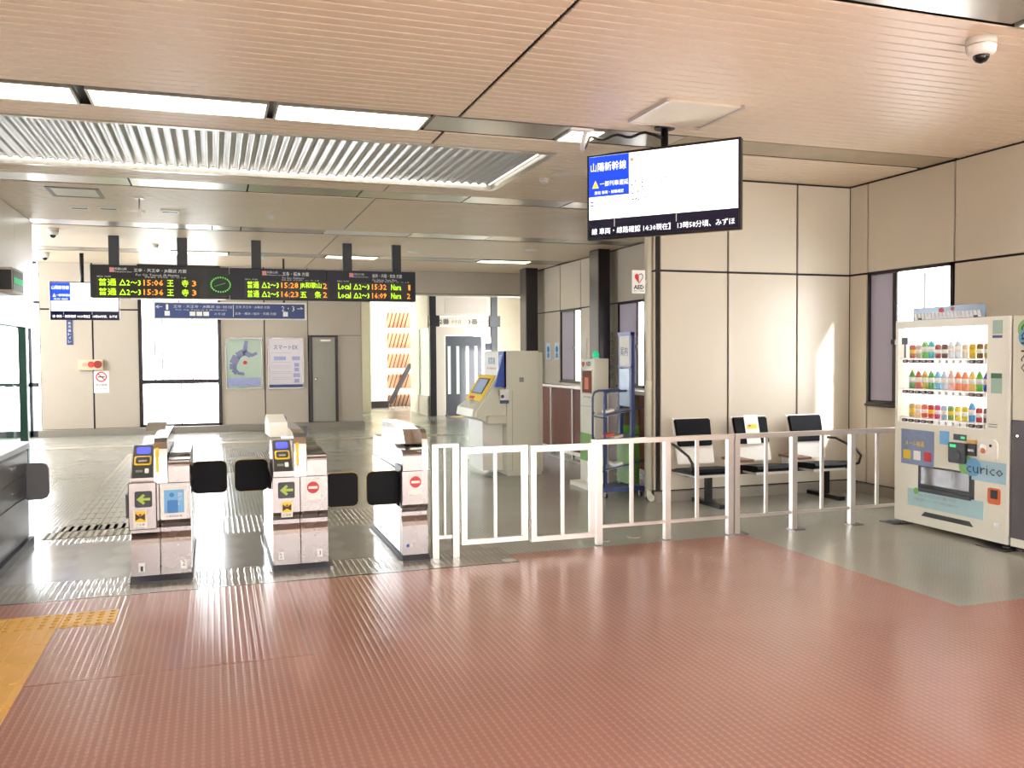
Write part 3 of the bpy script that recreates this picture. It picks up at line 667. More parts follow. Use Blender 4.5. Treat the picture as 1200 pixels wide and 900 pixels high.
text('終日禁煙', (-2.13, 19.29, 1.00), .2, .05, m_ink, t); text('No Smoking', (-2.13, 19.29, .92), .2, .025, m_ink, t)
t = thing('wall_sign', 'narrow vertical blue sign with white writing under the small screen', 'sign', (-2.68, 19.29, 1.8))
part('plate', plq('y', 19.30, -2.735, -2.63, 1.80, 2.29, .012), m_signblue, t)
for k, ch in enumerate('券売機トイレ'): text(ch, (-2.682, 19.286, 2.225-k*.072), .055, .055, m_paper, t)

# ================================================================== LIFT AND STAIR HALL BEYOND
t = thing('lift_shaft', 'white glazed lift shaft with dark grey doors and black corner posts', 'lift', (6.1, 22.5, 0))
part('front_wall', B(5.38, 5.62, 22.0, 22.06, 0, 2.28), m_panel, t); part('front_wall', B(6.62, 6.9, 22.0, 22.06, 0, 2.28), m_panel, t)
part('lintel', B(5.62, 6.62, 22.0, 22.06, 2.06, 2.28), m_panel, t); part('top_panel', B(5.2, 7.05, 22.0, 22.06, 2.55, 3.1), m_panel, t)
part('panel_trim', B(5.62, 6.75, 21.992, 22.0, 2.62, 3.02), m_panel2, t)
part('corner_post', B(5.22, 5.38, 21.95, 22.1, 0, 3.05), m_blackplastic, t); part('corner_post', B(6.86, 7.02, 21.95, 22.1, 0, 3.05), m_blackplastic, t)
part('post_block', B(5.2, 5.46, 21.9, 22.12, 2.28, 2.56), m_blackplastic, t); part('post_block', B(6.8, 7.08, 21.9, 22.12, 2.28, 2.56), m_blackplastic, t)
sg = part('sign_band', B(5.44, 6.86, 21.97, 22.0, 2.30, 2.53), mat('sign_cream', (222, 208, 190), .4), t)
text('2番', (5.60, 21.965, 2.41), .26, .14, m_ink, sg, bold=.01); text('のりば', (5.92, 21.965, 2.41), .26, .10, m_brown, sg); text('3番', (6.36, 21.965, 2.41), .26, .14, m_ink, sg, bold=.01); text('のりば', (6.67, 21.965, 2.41), .24, .10, m_brown, sg)
for k in range(2):
    d = part('door_leaf', B(5.64+k*.485, 6.115+k*.485, 22.0, 22.04, .02, 2.04), m_darkgrey, t)
    for j in range(2):
        xx = 5.69+k*.485+j*.23
        part('glass_slot', B(xx, xx+.075, 21.995, 22.0, .55, 1.78), mat('slot_daylight', (190, 215, 190), .1, emit=.5), d)  # glow stands in for daylight seen through the doors
part('rear_wall', B(5.22, 7.02, 24.2, 24.26, 0, 3.1), m_white, t)
part('side_glass', B(5.20, 5.22, 22.1, 24.2, .05, 2.25), m_glass_g, t); part('side_wall', B(5.19, 5.23, 22.1, 24.2, 2.25, 3.1), m_white, t)
part('side_mullion', B(5.18, 5.24, 23.1, 23.2, .05, 2.25), m_white, t); part('side_sill', B(5.18, 5.24, 22.1, 24.2, 0, .5), m_white, t)
part('door_sill', B(5.6, 6.65, 21.9, 22.1, 0, .02), m_steel, t)
t = thing('wall_sign', 'small white and navy notice right of the lift doors', 'sign', (6.8, 21.98, 1.66))
part('plate', plq('y', 21.995, 6.67, 6.90, 1.66, 2.02, .01), m_paper, t); part('band', plq('y', 21.984, 6.69, 6.88, 1.67, 1.85, .004), m_navy, t)
t = thing('wall_sign', 'tall narrow white notice above the fare machine near the lift', 'sign', (6.78, 21.98, 1.0))
part('plate', plq('y', 21.995, 6.70, 6.86, 1.05, 1.58, .01), m_paper, t); part('lines', plq('y', 21.984, 6.73, 6.83, 1.2, 1.4, .004), m_led_w, t)
wh = struct('wall_hall', B(7.02, 9.0, 22.6, 22.8, 0, 3.1), mat('warm_cream', (232, 220, 196), .5), 'warm cream wall right of the lift')
struct('wall_hall_side', B(8.2, 8.3, 19.5, 22.6, 0, 3.12), m_panel2, 'unseen wall added right of the lift hall to block skylight')  # unseen wall added to shade the lift hall from the right
struct('wall_hall_shade_left', B(2.85, 2.95, 19.5, 25.5, 0, 3.12), m_panel2, 'unseen wall added left of the lift hall to block skylight')  # unseen wall added to shade the lift hall from the left
struct('wall_stair', B(4.05, 4.87, 26.0, 26.2, .1, 3.1), mat('warm_cream', (232, 220, 196), .5), 'cream wall end beyond the opening')
struct('baseboard_stair', B(4.0, 4.9, 25.95, 26.0, 0, .2), m_dark, 'dark skirting of the far cream wall')
struct('wall_corner', B(3.6, 4.05, 24.0, 26.2, 0, 3.1), mat('warm_cream', (232, 220, 196), .5), 'cream return wall beyond the opening')
part('backing', B(2.6, 9.2, 19.6, 28.5, 3.12, 3.2), m_white, bw)  # hall canopy, stretched out of view to keep skylight off the lift
# roof of the platform stair seen through the gap
t = thing('stair_roof', 'sloping brown corrugated stair roof seen through the gap left of the lift', 'roof', (5.2, 27, 0))
for k in range(5):
    z = 2.85-k*.62
    part('roof_panel', prism(NB(), [(26.5, z), (27.1, z-.42), (27.1, z-.46), (26.5, z-.04)], 'x', 4.9, 6.6), mat('roof_tan', (196, 160, 130), .6, 0, .3, 14), t)
    part('roof_beam', B(4.9, 6.6, 26.9, 27.0, z-.58, z-.46), m_white, t)
    for j in range(6): part('roof_rib', prism(NB(), [(26.48, z+.0), (27.05, z-.40), (27.05, z-.44), (26.48, z-.04)], 'x', 5.0+j*.12, 5.03+j*.12), m_brown, t)
part('side_stringer', prism(NB(), [(4.95, .1), (5.1, .1), (5.75, 1.3), (5.6, 1.3)], 'y', 26.4, 26.5), m_dark, t)
part('back_sheet', B(4.9, 6.6, 27.2, 27.25, 0, 3.0), mat('warm_cream', (232, 220, 196), .5), t)

# ================================================================== TICKET GATES
def oct_rect(cx, cz, w_, h_, r):
    return [(cx-w_+r, cz-h_), (cx+w_-r, cz-h_), (cx+w_-.3*r, cz-h_+.3*r), (cx+w_, cz-h_+r), (cx+w_, cz+h_-r), (cx+w_-.3*r, cz+h_-.3*r), (cx+w_-r, cz+h_), (cx-w_+r, cz+h_), (cx-w_+.3*r, cz+h_-.3*r), (cx-w_, cz+h_-r), (cx-w_, cz-h_+r), (cx-w_+.3*r, cz-h_+.3*r)]
def flap(t, x0, x1, y, z, h=.12):
    cx, hw = (x0+x1)/2, (x1-x0)/2
    p = part('flap', prism(NB(), oct_rect(cx, z, hw, h, .035), 'y', y, y+.035), m_vinyl, t)
    part('flap_edge', prism(NB(), oct_rect(cx, z, hw+.004, h+.004, .038), 'y', y+.012, y+.024), mat('flap_trim', (190, 150, 60), .5), p)
def arrow(t, cx, cz, y, s):
    part('arrow_plate', prism(NB(), oct_rect(cx, cz, s, s, .012), 'y', y-.004, y), m_blackplastic, t)
    a = s*.78
    part('arrow', prism(NB(), [(cx-a, cz), (cx-a*.05, cz+a*.85), (cx-a*.05+a*.3, cz+a*.6), (cx-a*.1, cz+a*.2), (cx+a, cz+a*.2), (cx+a, cz-a*.2), (cx-a*.1, cz-a*.2), (cx+a*.25, cz-a*.6), (cx-a*.05, cz-a*.85)], 'y', y-.006, y-.004), m_lime, t)
def noentry(t, cx, cz, y):
    part('sticker', B(cx-.052, cx+.052, y-.003, y, cz-.09, cz+.06), m_paper, t)
    part('red_disc', disc(NB(), (cx, y-.003, cz), .043, 'y', t=.002), m_red, t); part('white_bar', B(cx-.032, cx+.032, y-.008, y-.005, cz-.009, cz+.009), m_paper, t)
def caution(t, cx, cz, y):
    part('sticker', B(cx-.04, cx+.04, y-.003, y, cz-.065, cz+.05), m_paper, t)
    part('sticker_face', B(cx-.034, cx+.034, y-.005, y-.003, cz-.03, cz+.045), m_yellow, t)
    part('pictogram', prism(NB(), [(cx-.03, cz+.03), (cx-.005, cz+.01), (cx+.005, cz+.01), (cx+.03, cz+.03), (cx+.03, cz-.02), (cx+.006, cz-.004), (cx-.006, cz-.004), (cx-.03, cz-.02)], 'y', y-.007, y-.005), m_ink, t)
    part('pictogram', disc(NB(), (cx, y-.007, cz+.02), .009, 'y', t=.001), m_red, t)
    text('ご注意', (cx, y-.004, cz-.048), .055, .018, m_ink, t)
GY0, GY1 = 6.50, 7.78
def profile(top):
    f_ = [(GY0, .05), (GY0, .27), (GY0+.01, .30), (GY0+.035, .34), (GY0+.035, .37), (GY0+.0, .405), (GY0-.012, .43), (GY0-.012, top)]
    b_ = [(GY0+GY1-y, z) for y, z in reversed(f_)]
    return f_+b_
def half(t, x0, x1, top=.68, lab=None):
    part('cabinet', prism(NB(), profile(top), 'x', x0, x1), m_steel, t)
def barrel(t, x0, x1):
    P = [(GY0-.012, .685), (GY0-.012, .775)]+[(GY0+.04-.052*math.cos(a), .79+.05*math.sin(a)) for a in (0.1, .4, .7, 1.0, 1.3, PI/2)]
    P += [(GY0+.20, .84), (GY0+.30, .86), (GY1-.05, .86), (GY1, .80), (GY1, .685)]
    part('top_cover', prism(NB(), P, 'x', x0, x1), m_steel, t)
def ridge(t, x0, x1, hood=1.0):
    P = [(GY0-.02, .685), (GY0-.02, .86), (GY0-.01, .92), (GY0+.02, .965), (GY0+.07, .99), (GY0+.3, 1.0), (GY1-.35, 1.0), (GY1-.08, .985), (GY1-.02, .93), (GY1, .685)]
    part('ridge', prism(NB(), P, 'x', x0, x1), m_steel_b, t)
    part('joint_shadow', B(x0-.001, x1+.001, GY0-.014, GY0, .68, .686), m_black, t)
def reader(t, x0, x1):
    y0 = GY0-.005
    P = [(y0, .685), (y0, .725), (y0+.22, .925), (y0+.34, .93), (y0+.42, .86), (y0+.42, .685)]
    part('console', prism(NB(), P, 'x', x0, x1), m_steel, t)
    # sloped black face: build in the slope plane
    sl = math.atan2(.20, .22); L_ = math.hypot(.20, .22)
    def slab(u0, u1, s0, s1, h0, h1, m, nm, r=.012):
        bm = NB(); prism(bm, oct_rect((u0+u1)/2, (s0+s1)/2, (u1-u0)/2, (s1-s0)/2, r), 'z', h0, h1)
        R = Matrix.Translation((0, y0, .725)) @ Matrix.Rotation(sl, 4, 'X')
        bmesh.ops.transform(bm, verts=bm.verts, matrix=R); return part(nm, bm, m, t)
    slab(x0+.008, x1-.01, .0, L_-.0, 0, .006, m_blackplastic, 'reader_face')
    slab(x0+.03, x1-.03, L_*.72, L_*.93, .006, .009, m_display_blue, 'display')
    slab(x0+.018, x1-.022, L_*.36, L_*.64, .006, .012, m_yellow, 'reader_ring'); slab(x0+.028, x1-.032, L_*.41, L_*.59, .012, .018, m_blackplastic, 'reader_pad')
    slab(x0+.045, x1-.05, L_*.43, L_*.49, .018, .020, m_steel, 'ticket_slot', .003)
    slab(x1-.062, x1-.036, L_*.12, L_*.26, .006, .009, m_paper, 'card_symbol', .006); slab(x0+.03, x0+.075, L_*.15, L_*.22, .006, .008, mat('grey_mark', (120, 120, 110), .5), 'card_symbol', .003)
def plinth(t, x0, x1):
    P = [(GY0-.05, 0), (GY0-.05, .018), (GY0-.0, .05), (GY1, .05), (GY1+.05, .018), (GY1+.05, 0)]
    part('plinth', prism(NB(), P, 'x', x0-.008, x1+.008), m_darkgrey, t)
    part('plinth_strip', box(B(x0-.03, x0-.008, GY0-.05, GY1+.05, .0, .02), x1+.008, x1+.03, GY0-.05, GY1+.05, 0, .02), m_steel, t)
    part('side_panel', box(B(x0-.004, x0, GY0+.08, GY1-.08, .06, .64), x1, x1+.004, GY0+.08, GY1-.08, .06, .64), m_steel_b, t)
def hood(t, x0, x1, y0, z1, m):
    part('display_hood', prism(NB(), [(y0, .99), (y0+.25, z1), (GY1-.06, z1-.005), (GY1-.02, .98)], 'x', x0, x1), m, t)
# gate 1
t = thing('ticket_gate', 'stainless ticket gate with green arrow and blue person sticker, leftmost of the three', 'ticket gate', (-.36, 7.1, .006), 0, 'stainless automatic ticket gates')
plinth(t, -.555, -.17); half(t, -.555, -.372); half(t, -.366, -.17); reader(t, -.55, -.40); ridge(t, -.40, -.315); barrel(t, -.31, -.172)
hood(t, -.50, -.36, 7.2, 1.04, m_steel_b)
y = GY0-.012
part('front_module', box(NB(), -.565, -.385, y-.035, y, .375, .70, bev=.006), m_steel, t); y2 = y-.035
arrow(t, -.468, .585, y2, .055); caution(t, -.49, .46, y2)
part('side_slot', B(-.58, -.565, y-.03, y+.10, .46, .62), m_blackplastic, t)
p = part('sticker', prism(NB(), oct_rect(-.275, .545, .085, .115, .008), 'y', y-.003, y), m_paper, t)
part('sticker_face', B(-.34, -.21, y-.005, y-.003, .475, .635), mat('print_sky', (120, 185, 235), .4), t)
part('person_mark', disc(NB(), (-.29, y-.005, .60), .016, 'y', t=.002), mat('print_midblue', (60, 130, 205), .4), t)
part('person_mark', prism(NB(), oct_rect(-.285, .52, .035, .045, .01), 'y', y-.007, y-.005), mat('print_midblue', (60, 130, 205), .4), t)
text('切符を\n入れて\nね', (-.235, y-.006, .57), .03, .09, m_paper, t); text('IC専用改札機', (-.275, y-.004, .452), .10, .014, m_blue, t)
part('yellow_strip', B(-.388, -.368, GY0-.024, GY0-.019, .76, .93), m_yellow, t)
text('1', (-.49, GY0-.003, .10), .016, .035, m_ink, t); text('2', (-.22, GY0-.003, .12), .018, .035, m_ink, t)
for xx in (-.49, -.22): part('number_sticker', B(xx-.02, xx+.02, GY0-.002, GY0, .08, .14), m_paper, t)
flap(t, -.17, .08, 7.10, .63)
# gate 2
t = thing('ticket_gate', 'stainless ticket gate with green arrow and red no entry sticker, middle of the three', 'ticket gate', (.57, 7.1, .006), 0, 'stainless automatic ticket gates')
plinth(t, .385, .77); half(t, .385, .572); half(t, .578, .77); reader(t, .39, .535); ridge(t, .535, .62); barrel(t, .625, .765)
part('display_hood', prism(NB(), [(7.0, .93), (7.15, 1.03), (7.55, 1.07), (7.72, 1.0), (7.72, .9)], 'x', .40, .54), m_white, t)
part('hood_slot', prism(NB(), [(7.12, .98), (7.3, 1.06), (7.5, 1.06), (7.6, .98)], 'x', .542, .545), m_blue, t)
part('side_sensor', B(.62, .68, 7.0, 7.1, .93, 1.0), m_blackplastic, t)
arrow(t, .478, .59, y, .058); caution(t, .48, .46, y); noentry(t, .665, .60, y)
part('yellow_strip', B(.548, .568, GY0-.024, GY0-.019, .76, .93), m_yellow, t)
for xx, s in ((.435, '2'), (.71, '3')):
    part('number_sticker', B(xx-.018, xx+.018, GY0-.002, GY0, .09, .145), m_paper, t); text(s, (xx, GY0-.003, .117), .016, .035, m_ink, t)
flap(t, .14, .385, 7.10, .63); flap(t, .77, 1.01, 6.62, .55, .125)
# gate 3
t = thing('ticket_gate', 'narrow stainless ticket gate with red no entry sticker beside the fence, rightmost of the three', 'ticket gate', (1.42, 7.1, .006), 0, 'stainless automatic ticket gates')
plinth(t, 1.32, 1.515); half(t, 1.32, 1.515); barrel(t, 1.325, 1.47); ridge(t, 1.472, 1.515)
part('inner_screen', prism(NB(), [(6.75, .86), (6.85, .97), (7.72, .99), (7.76, .86)], 'x', 1.40, 1.471), m_steel_b, t)
noentry(t, 1.42, .60, y); part('number_sticker', disc(NB(), (1.36, GY0, .12), .012, 'y'), m_blue, t)
part('flap_slot', B(1.316, 1.32, 6.52, 6.74, .40, .72), m_blackplastic, t)
flap(t, 1.075, 1.325, 6.60, .55, .125)

# left staffed gate cabinet
t = thing('counter_cabinet', 'low steel counter cabinet, darkened to imitate reflections, cut off by the left edge of the photo', 'counter', (-1.8, 7.0, .006))
x0, x1 = -2.3, -1.47
m_ds = mat('steel_dark_reflect', (120, 118, 122), .3, .9, .06, 5)  # steel darkened in colour to imitate the dark it reflects
part('body', box(NB(), x0, x1, 5.9, 8.15, .07, .80, bev=.01), m_ds, t); part('worktop', box(NB(), x0, x1+.015, 5.85, 8.2, .80, .86, bev=.01), m_ds, t)
part('plinth', B(x0-.03, x1+.03, 5.86, 8.19, 0, .07), m_darkgrey, t)
for z0, z1 in ((.62, .78), (.44, .60)):
    for a, b in ((5.95, 7.05), (7.07, 8.12)):
        d = part('drawer', B(x1, x1+.008, a, b, z0, z1), m_ds, t); part('handle', B(x1+.008, x1+.014, (a+b)/2-.08, (a+b)/2+.08, (z0+z1)/2-.01, (z0+z1)/2+.01), m_steel, d)
for a, b in ((5.95, 7.05), (7.07, 8.12)): part('door', B(x1, x1+.006, a, b, .10, .42), m_ds, t)
part('flap', prism(NB(), oct_rect(-1.40, .54, .10, .15, .05), 'y', 8.05, 8.09), mat('flap_grey', (95, 95, 100), .5), t)
t = thing('ticket_printer', 'white desktop device at the left edge standing on the counter cabinet', 'machine', (-1.95, 7.9, .86))
part('body', prism(NB(), [(7.55, .88), (8.1, .88), (8.1, 1.25), (7.9, 1.32), (7.6, 1.05)], 'x', -2.25, -1.75), m_white, t)
part('screen', B(-1.75, -1.745, 7.75, 8.05, 1.0, 1.15), m_blue, t); part('base', B(-2.25, -1.72, 7.5, 8.12, .86, .88), m_blackplastic, t)
single('document_tray', box(box(B(-1.9, -1.52, 7.2, 7.45, .86, .875), -1.9, -1.88, 7.2, 7.45, .875, .92), -1.54, -1.52, 7.2, 7.45, .875, .90), m_blackplastic, 'flat black tray lying on the counter cabinet', 'tray')
t = thing('information_display', 'small LED display box with green characters on the left wall', 'display', (-2.2, 11.9, 2.32))
part('casing', box(NB(), -2.33, -2.19, 11.55, 12.18, 2.31, 2.60, bev=.008), m_panel2, t); part('face', B(-2.24, -2.185, 11.56, 12.12, 2.34, 2.57), m_blackplastic, t)
t2 = part('face_front', B(-2.33, -2.20, 11.545, 11.55, 2.34, 2.57), m_blackplastic, t)
for k in range(5): part('led_character', B(-2.184, -2.183, 11.62+k*.1, 11.69+k*.1, 2.42, 2.49), mat('led_green', (60, 200, 130), .5, emit=.6), t)

# ================================================================== FENCES
def post(x, y, h=.86, w_=.045, z=.006, plate=True):
    bm = B(x-w_/2, x+w_/2, y-w_/2, y+w_/2, z, h)
    return bm
def rails(t, x0, x1, y, zt, zb, hh=.045):
    part('top_rail', B(x0, x1, y-.03, y+.03, zt-hh, zt), m_alu, t); part('bottom_rail', B(x0, x1, y-.014, y+.014, zb, zb+.03), m_alu, t)
t = thing('fence', 'narrow steel fence panel between the right ticket gate and the swing gates', 'fence', (1.65, 6.52, 0))
for x in (1.575, 1.735): part('post', post(x, 6.52, .85, .05), m_alu, t)
part('top_rail', B(1.55, 1.76, 6.49, 6.55, .85, .875), m_alu, t); part('bottom_rail', B(1.60, 1.71, 6.505, 6.535, .15, .175), m_alu, t); part('baluster', B(1.645, 1.66, 6.51, 6.53, .175, .85), m_alu, t)
def leaf(x0, x1, y, zt, zb, label, bal):
    t = thing('swing_gate', label, 'gate', (x0, y, zb), 0, 'framed swing gates in the fence')
    w_ = .045
    part('stile', B(x0, x0+w_, y-.02, y+.02, zb, zt), m_alu, t); part('stile', B(x1-w_, x1, y-.02, y+.02, zb, zt), m_alu, t)
    part('top_rail', B(x0+w_, x1-w_, y-.02, y+.02, zt-.05, zt), m_alu, t); part('bottom_rail', B(x0+w_, x1-w_, y-.02, y+.02, zb, zb+.04), m_alu, t)
    part('baluster', B(bal-.012, bal+.012, y-.012, y+.012, zb+.04, zt-.05), m_alu, t)
    part('hinge', B(x0-.012, x0, y-.01, y+.01, zb+.1, zb+.18), m_steel, t)
leaf(1.775, 2.315, 6.50, .845, .095, 'left swing gate leaf of welded steel tube in the fence', 2.05)
leaf(2.33, 2.875, 6.47, .84, .085, 'right swing gate leaf of welded steel tube, next to the long fence', 2.60)
def fence(xs, bals, label, y=6.52, zt=.862, bases=False, x0=None):
    t = thing('fence', label, 'fence', (xs[0], y, 0))
    for x in xs:
        part('post', post(x, y, zt-.04, .05), m_alu, t)
        if bases: part('base_plate', B(x-.025, x+.09, y-.06, y+.06, .0, .01), m_steel, t)
    part('top_rail', B((x0 if x0 else xs[0]-.05), xs[-1]+.03 if not bases else 5.93, y-.03, y+.03, zt-.04, zt), m_alu, t)
    part('bottom_rail', B(xs[0]+.025, xs[-1] if not bases else 5.93, y-.012, y+.012, .14, .165), m_alu, t)
    for x in bals: part('baluster', B(x-.014, x+.014, y-.011, y+.011, .165, zt-.04), m_alu, t)
fence([2.935, 3.555, 4.155], [3.23, 3.84], 'steel tube fence before the blue rack, from swing gates to double post')
fence([4.22, 4.80, 5.42], [4.52, 5.10, 5.70], 'steel tube fence before the row of seats, ending at the vending machine', bases=True, x0=4.195)

# ================================================================== SEATS
t = thing('beam_seating', 'three black padded seats joined on one beam with two small wooden tables', 'bench', (5.5, 7.85, 0))
part('beam', B(4.52, 6.55, 7.86, 7.92, .30, .36), m_blackplastic, t)
for x in (4.78, 6.22):
    part('leg', box(B(x-.03, x+.03, 7.86, 7.92, .04, .31), x-.035, x+.035, 7.62, 8.16, 0, .04), m_blackplastic, t)
shell = mat('seat_shell', (232, 228, 222), .4)
def seat_bm(x):
    bm = NB(); P = [(7.56, .365), (7.54, .39), (7.56, .415), (7.70, .41), (7.95, .385), (8.0, .37), (7.95, .345), (7.60, .35)]
    return prism(bm, P, 'x', x-.235, x+.235)
def back_bm(x, z0, z1, th, w0, w1, off=0):
    bm = NB(); n = 8
    def Y(z): return 7.96+(z-.38)*.26
    v = []
    for yy in (0, 1):
        for (z, w_) in ((z0, w0), (z1, w1)):
            for s in (-1, 1): v.append(bm.verts.new((x+s*w_, Y(z)-off-(th if yy == 0 else 0), z)))
    for q in ((0, 1, 3, 2), (4, 6, 7, 5), (0, 4, 5, 1), (2, 3, 7, 6), (0, 2, 6, 4), (1, 5, 7, 3)): bm.faces.new([v[i] for i in q])
    bmesh.ops.recalc_face_normals(bm, faces=bm.faces)
    bmesh.ops.bevel(bm, geom=list(bm.edges), offset=min(.012, th*.4), segments=2, affect='EDGES')
    return bm
for x in (4.68, 5.37, 6.06):
    s = part('seat', seat_bm(x), m_vinyl, t); part('seat_shell', B(x-.20, x+.20, 7.62, 7.98, .32, .35), shell, s)
    b_ = part('backrest', back_bm(x, .42, .885, .02, .215, .225), shell, t); part('cushion', back_bm(x, .60, .875, .035, .20, .21, .02), m_vinyl, b_)
for x0, x1 in ((4.95, 5.12), (5.64, 5.81)): part('side_table', box(NB(), x0, x1, 7.58, 7.92, .46, .485, bev=.004), m_wood, t); 
for x0, x1 in ((4.98, 5.09), (5.67, 5.78)): part('table_bracket', B(x0, x1, 7.8, 7.9, .34, .46), shell, t)
for x, s in ((4.42, -1), (6.33, 1)):
    xx = x; P = [(xx, 7.98, .36), (xx, 7.62, .37), (xx+s*.03, 7.54, .40), (xx+s*.04, 7.52, .48), (xx+s*.04, 7.60, .545), (xx+s*.03, 7.9, .63), (xx, 8.0, .63)]
    part('armrest', tube(NB(), P, .014, 8), m_blackplastic, t)
t = thing('seat_notice', 'white paper notice with yellow print taped over the middle backrest', 'notice', (5.37, 7.93, .6))
part('sheet', back_bm(5.37, .60, .90, .004, .085, .085, .062), m_paper, t); part('print', back_bm(5.37, .755, .80, .002, .06, .06, .067), m_yellow, t); part('print', back_bm(5.34, .78, .795, .002, .012, .012, .07), m_red, t)

# ================================================================== VENDING MACHINES
VX = 5.87
t = thing('vending_machine', 'cream drinks vending machine with lit display window at the right, nearer the seats', 'vending machine', (6.3, 5.88, 0))
y0, y1 = 5.275, 6.485
bm = NB()
box(bm, VX+.15, 6.62, y0, y1, .10, 1.83)                      # rear body
part('cabinet', bm, m_cream, t)
dr = NB()      # front door around the window opening: y 5.49-6.44, z .93-1.76
box(dr, VX, VX+.15, y0, y1, .10, .93); box(dr, VX, VX+.15, y0, y1, 1.765, 1.83); box(dr, VX, VX+.15, 6.455, y1, .93, 1.765); box(dr, VX, VX+.15, y0, 5.485, .93, 1.765)
door = part('front_door', dr, m_cream, t)
part('edge_highlight', B(VX-.006, VX+.01, y0-.012, y0+.01, .10, 1.83), m_white, t)  # white strip paints in the highlight along the edge
part('base_skirt', B(VX+.0, VX+.03, y0, y1, .035, .10), m_cream, t)
part('base_grille', prism(NB(), [(5.60, .115), (6.16, .115), (6.12, .155), (5.64, .155)], 'x', VX-.004, VX), m_blackplastic, t)
for yy in (5.32, 6.42):
    for xx in (VX+.05, 6.5): part('levelling_foot', lathe(NB(), [(.035, 0), (.035, .01), (.012, .02), (.012, .10)], xx, yy, .0, 12), m_steel, t)
part('backlight', B(VX+.13, VX+.15, 5.485, 6.455, .93, 1.765), m_backlit, t)
part('window_pane', B(VX+.002, VX+.006, 5.485, 6.455, .93, 1.765), m_glass, t)
SH = (1.455, 1.185, .93)
btn = mat('button_red_lit', (150, 90, 80), .3, .2); btn2 = mat('button_grey', (190, 186, 180), .3, .4)
for r, z in enumerate(SH):
    part('shelf', B(VX+.012, VX+.13, 5.50, 6.44, z+.035, z+.043), m_white, t)
    st = part('button_strip', B(VX-.006, VX+.012, 5.50, 6.40, z-.005, z+.038), m_alu, t)
    for k in range(12):
        yy = 6.355-k*.0735
        lit = k < 5 or k > 9
        bb = part('button', prism(NB(), oct_rect(yy, z+.016, .028, .014, .010), 'x', VX-.016, VX-.006), m_blackplastic if lit else btn2, st)
        part('button_lamp', prism(NB(), oct_rect(yy, z+.016, .013, .007, .004), 'x', VX-.018, VX-.016), btn if lit else m_alu, bb)
# fittings below the window
part('advert_panel', B(VX-.006, VX, 6.025, 6.40, .555, .865), mat('ad_bluegrey', (124, 140, 178), .35, 0, .3, 9), t)
text('メール抽選', (VX-.008, 6.24, .745), .22, .05, m_yellow, t, 'x', bold=.008)
for a, c in ((6.33, m_yellow), (6.21, m_paper), (6.09, m_red)): part('advert_item', B(VX-.009, VX-.006, a-.04, a+.04, .60, .68), c, t)
part('price_sticker', B(VX-.004, VX, 5.86, 5.96, .765, .88), mat('print_sky', (120, 185, 235), .4), t)
part('bill_display', B(VX-.006, VX, 5.68, 5.81, .815, .865), m_darkgrey, t); part('display_lamp', B(VX-.009, VX-.006, 5.69, 5.73, .83, .85), mat('led_green', (60, 200, 130), .5, emit=.6), t)
rd = part('card_reader', prism(NB(), oct_rect(5.755, .71, .085, .085, .015), 'x', VX-.03, VX), m_darkgrey, t)
part('reader_disc', disc(NB(), (VX-.03, 5.755, .69), .045, 'x', t=.004), m_blackplastic, rd); part('reader_lamp', B(VX-.034, VX-.03, 5.76, 5.82, .755, .78), mat('led_green', (60, 200, 130), .5, emit=.6), rd)
part('bill_slot', B(VX-.012, VX, 5.575, 5.665, .70, .80), m_blackplastic, t); part('bill_mouth', B(VX-.016, VX-.012, 5.59, 5.65, .735, .755), m_steel, t); part('slot_label', B(VX-.014, VX, 5.575, 5.665, .802, .83), mat('label_amber', (220, 170, 80), .4), t)
part('coin_panel', prism(NB(), oct_rect(5.46, .765, .095, .085, .04), 'x', VX-.012, VX), m_white, t)
part('coin_slot_disc', disc(NB(), (VX-.012, 5.50, .77), .04, 'x', t=.004), m_alu, t); part('coin_arrow', disc(NB(), (VX-.016, 5.50, .755), .022, 'x', t=.002), mat('arrow_orange', (225, 110, 60), .4), t); part('coin_mark', disc(NB(), (VX-.012, 5.43, .80), .012, 'x', t=.003), m_ink, t)
for k in range(2): part('coin_line', B(VX-.004, VX, 5.38, 5.46, .93+k*.02+.02, .934+k*.02+.02), m_ink, t)
part('lock', lathe(NB(), [(.001, 0), (.012, .0)], VX, 5.42, 1.0, 8), m_steel, t)
# curico band
part('name_band', B(VX-.004, VX, 5.285, 5.62, .505, .67), mat('band_sky', (168, 205, 225), .4), t)
part('name_disc', disc(NB(), (VX-.004, 5.665, .61), .085, 'x', t=.003), mat('disc_green', (130, 190, 110), .4), t); part('name_disc', disc(NB(), (VX-.006, 5.60, .61), .075, 'x', t=.002), mat('disc_blue', (110, 170, 215), .4), t)
text('curico', (VX-.010, 5.49, .60), .36, .075, m_ink, t, 'x', bold=-.005)
# delivery port
part('port_recess', B(VX-.003, VX, 5.595, 6.20, .315, .56), m_blackplastic, t)
part('port_flap', prism(NB(), [(5.64, .40), (6.16, .40), (6.16, .545), (5.64, .545)], 'x', VX-.010, VX-.003), mat('smoked_flap', (130, 128, 130), .12, .5, .5, 7), t)
part('port_lip', B(VX-.02, VX-.003, 5.62, 6.18, .33, .36), m_darkgrey, t)
part('lower_band', B(VX-.004, VX, 5.50, 6.32, .19, .34), mat('band_pale', (176, 212, 220), .4, 0, .1), t)
part('name_disc', disc(NB(), (VX-.004, 6.22, .325), .03, 'x', t=.002), mat('disc_green', (130, 190, 110), .4), t)
text('curico カードをタッチして購入できます', (VX-.006, 5.98, .30), .42, .03, mat('print_soft', (160, 150, 165), .4), t, 'x'); text('交通系電子マネーでのご利用が便利です', (VX-.006, 6.0, .255), .5, .022, mat('print_soft', (160, 150, 165), .4), t, 'x')
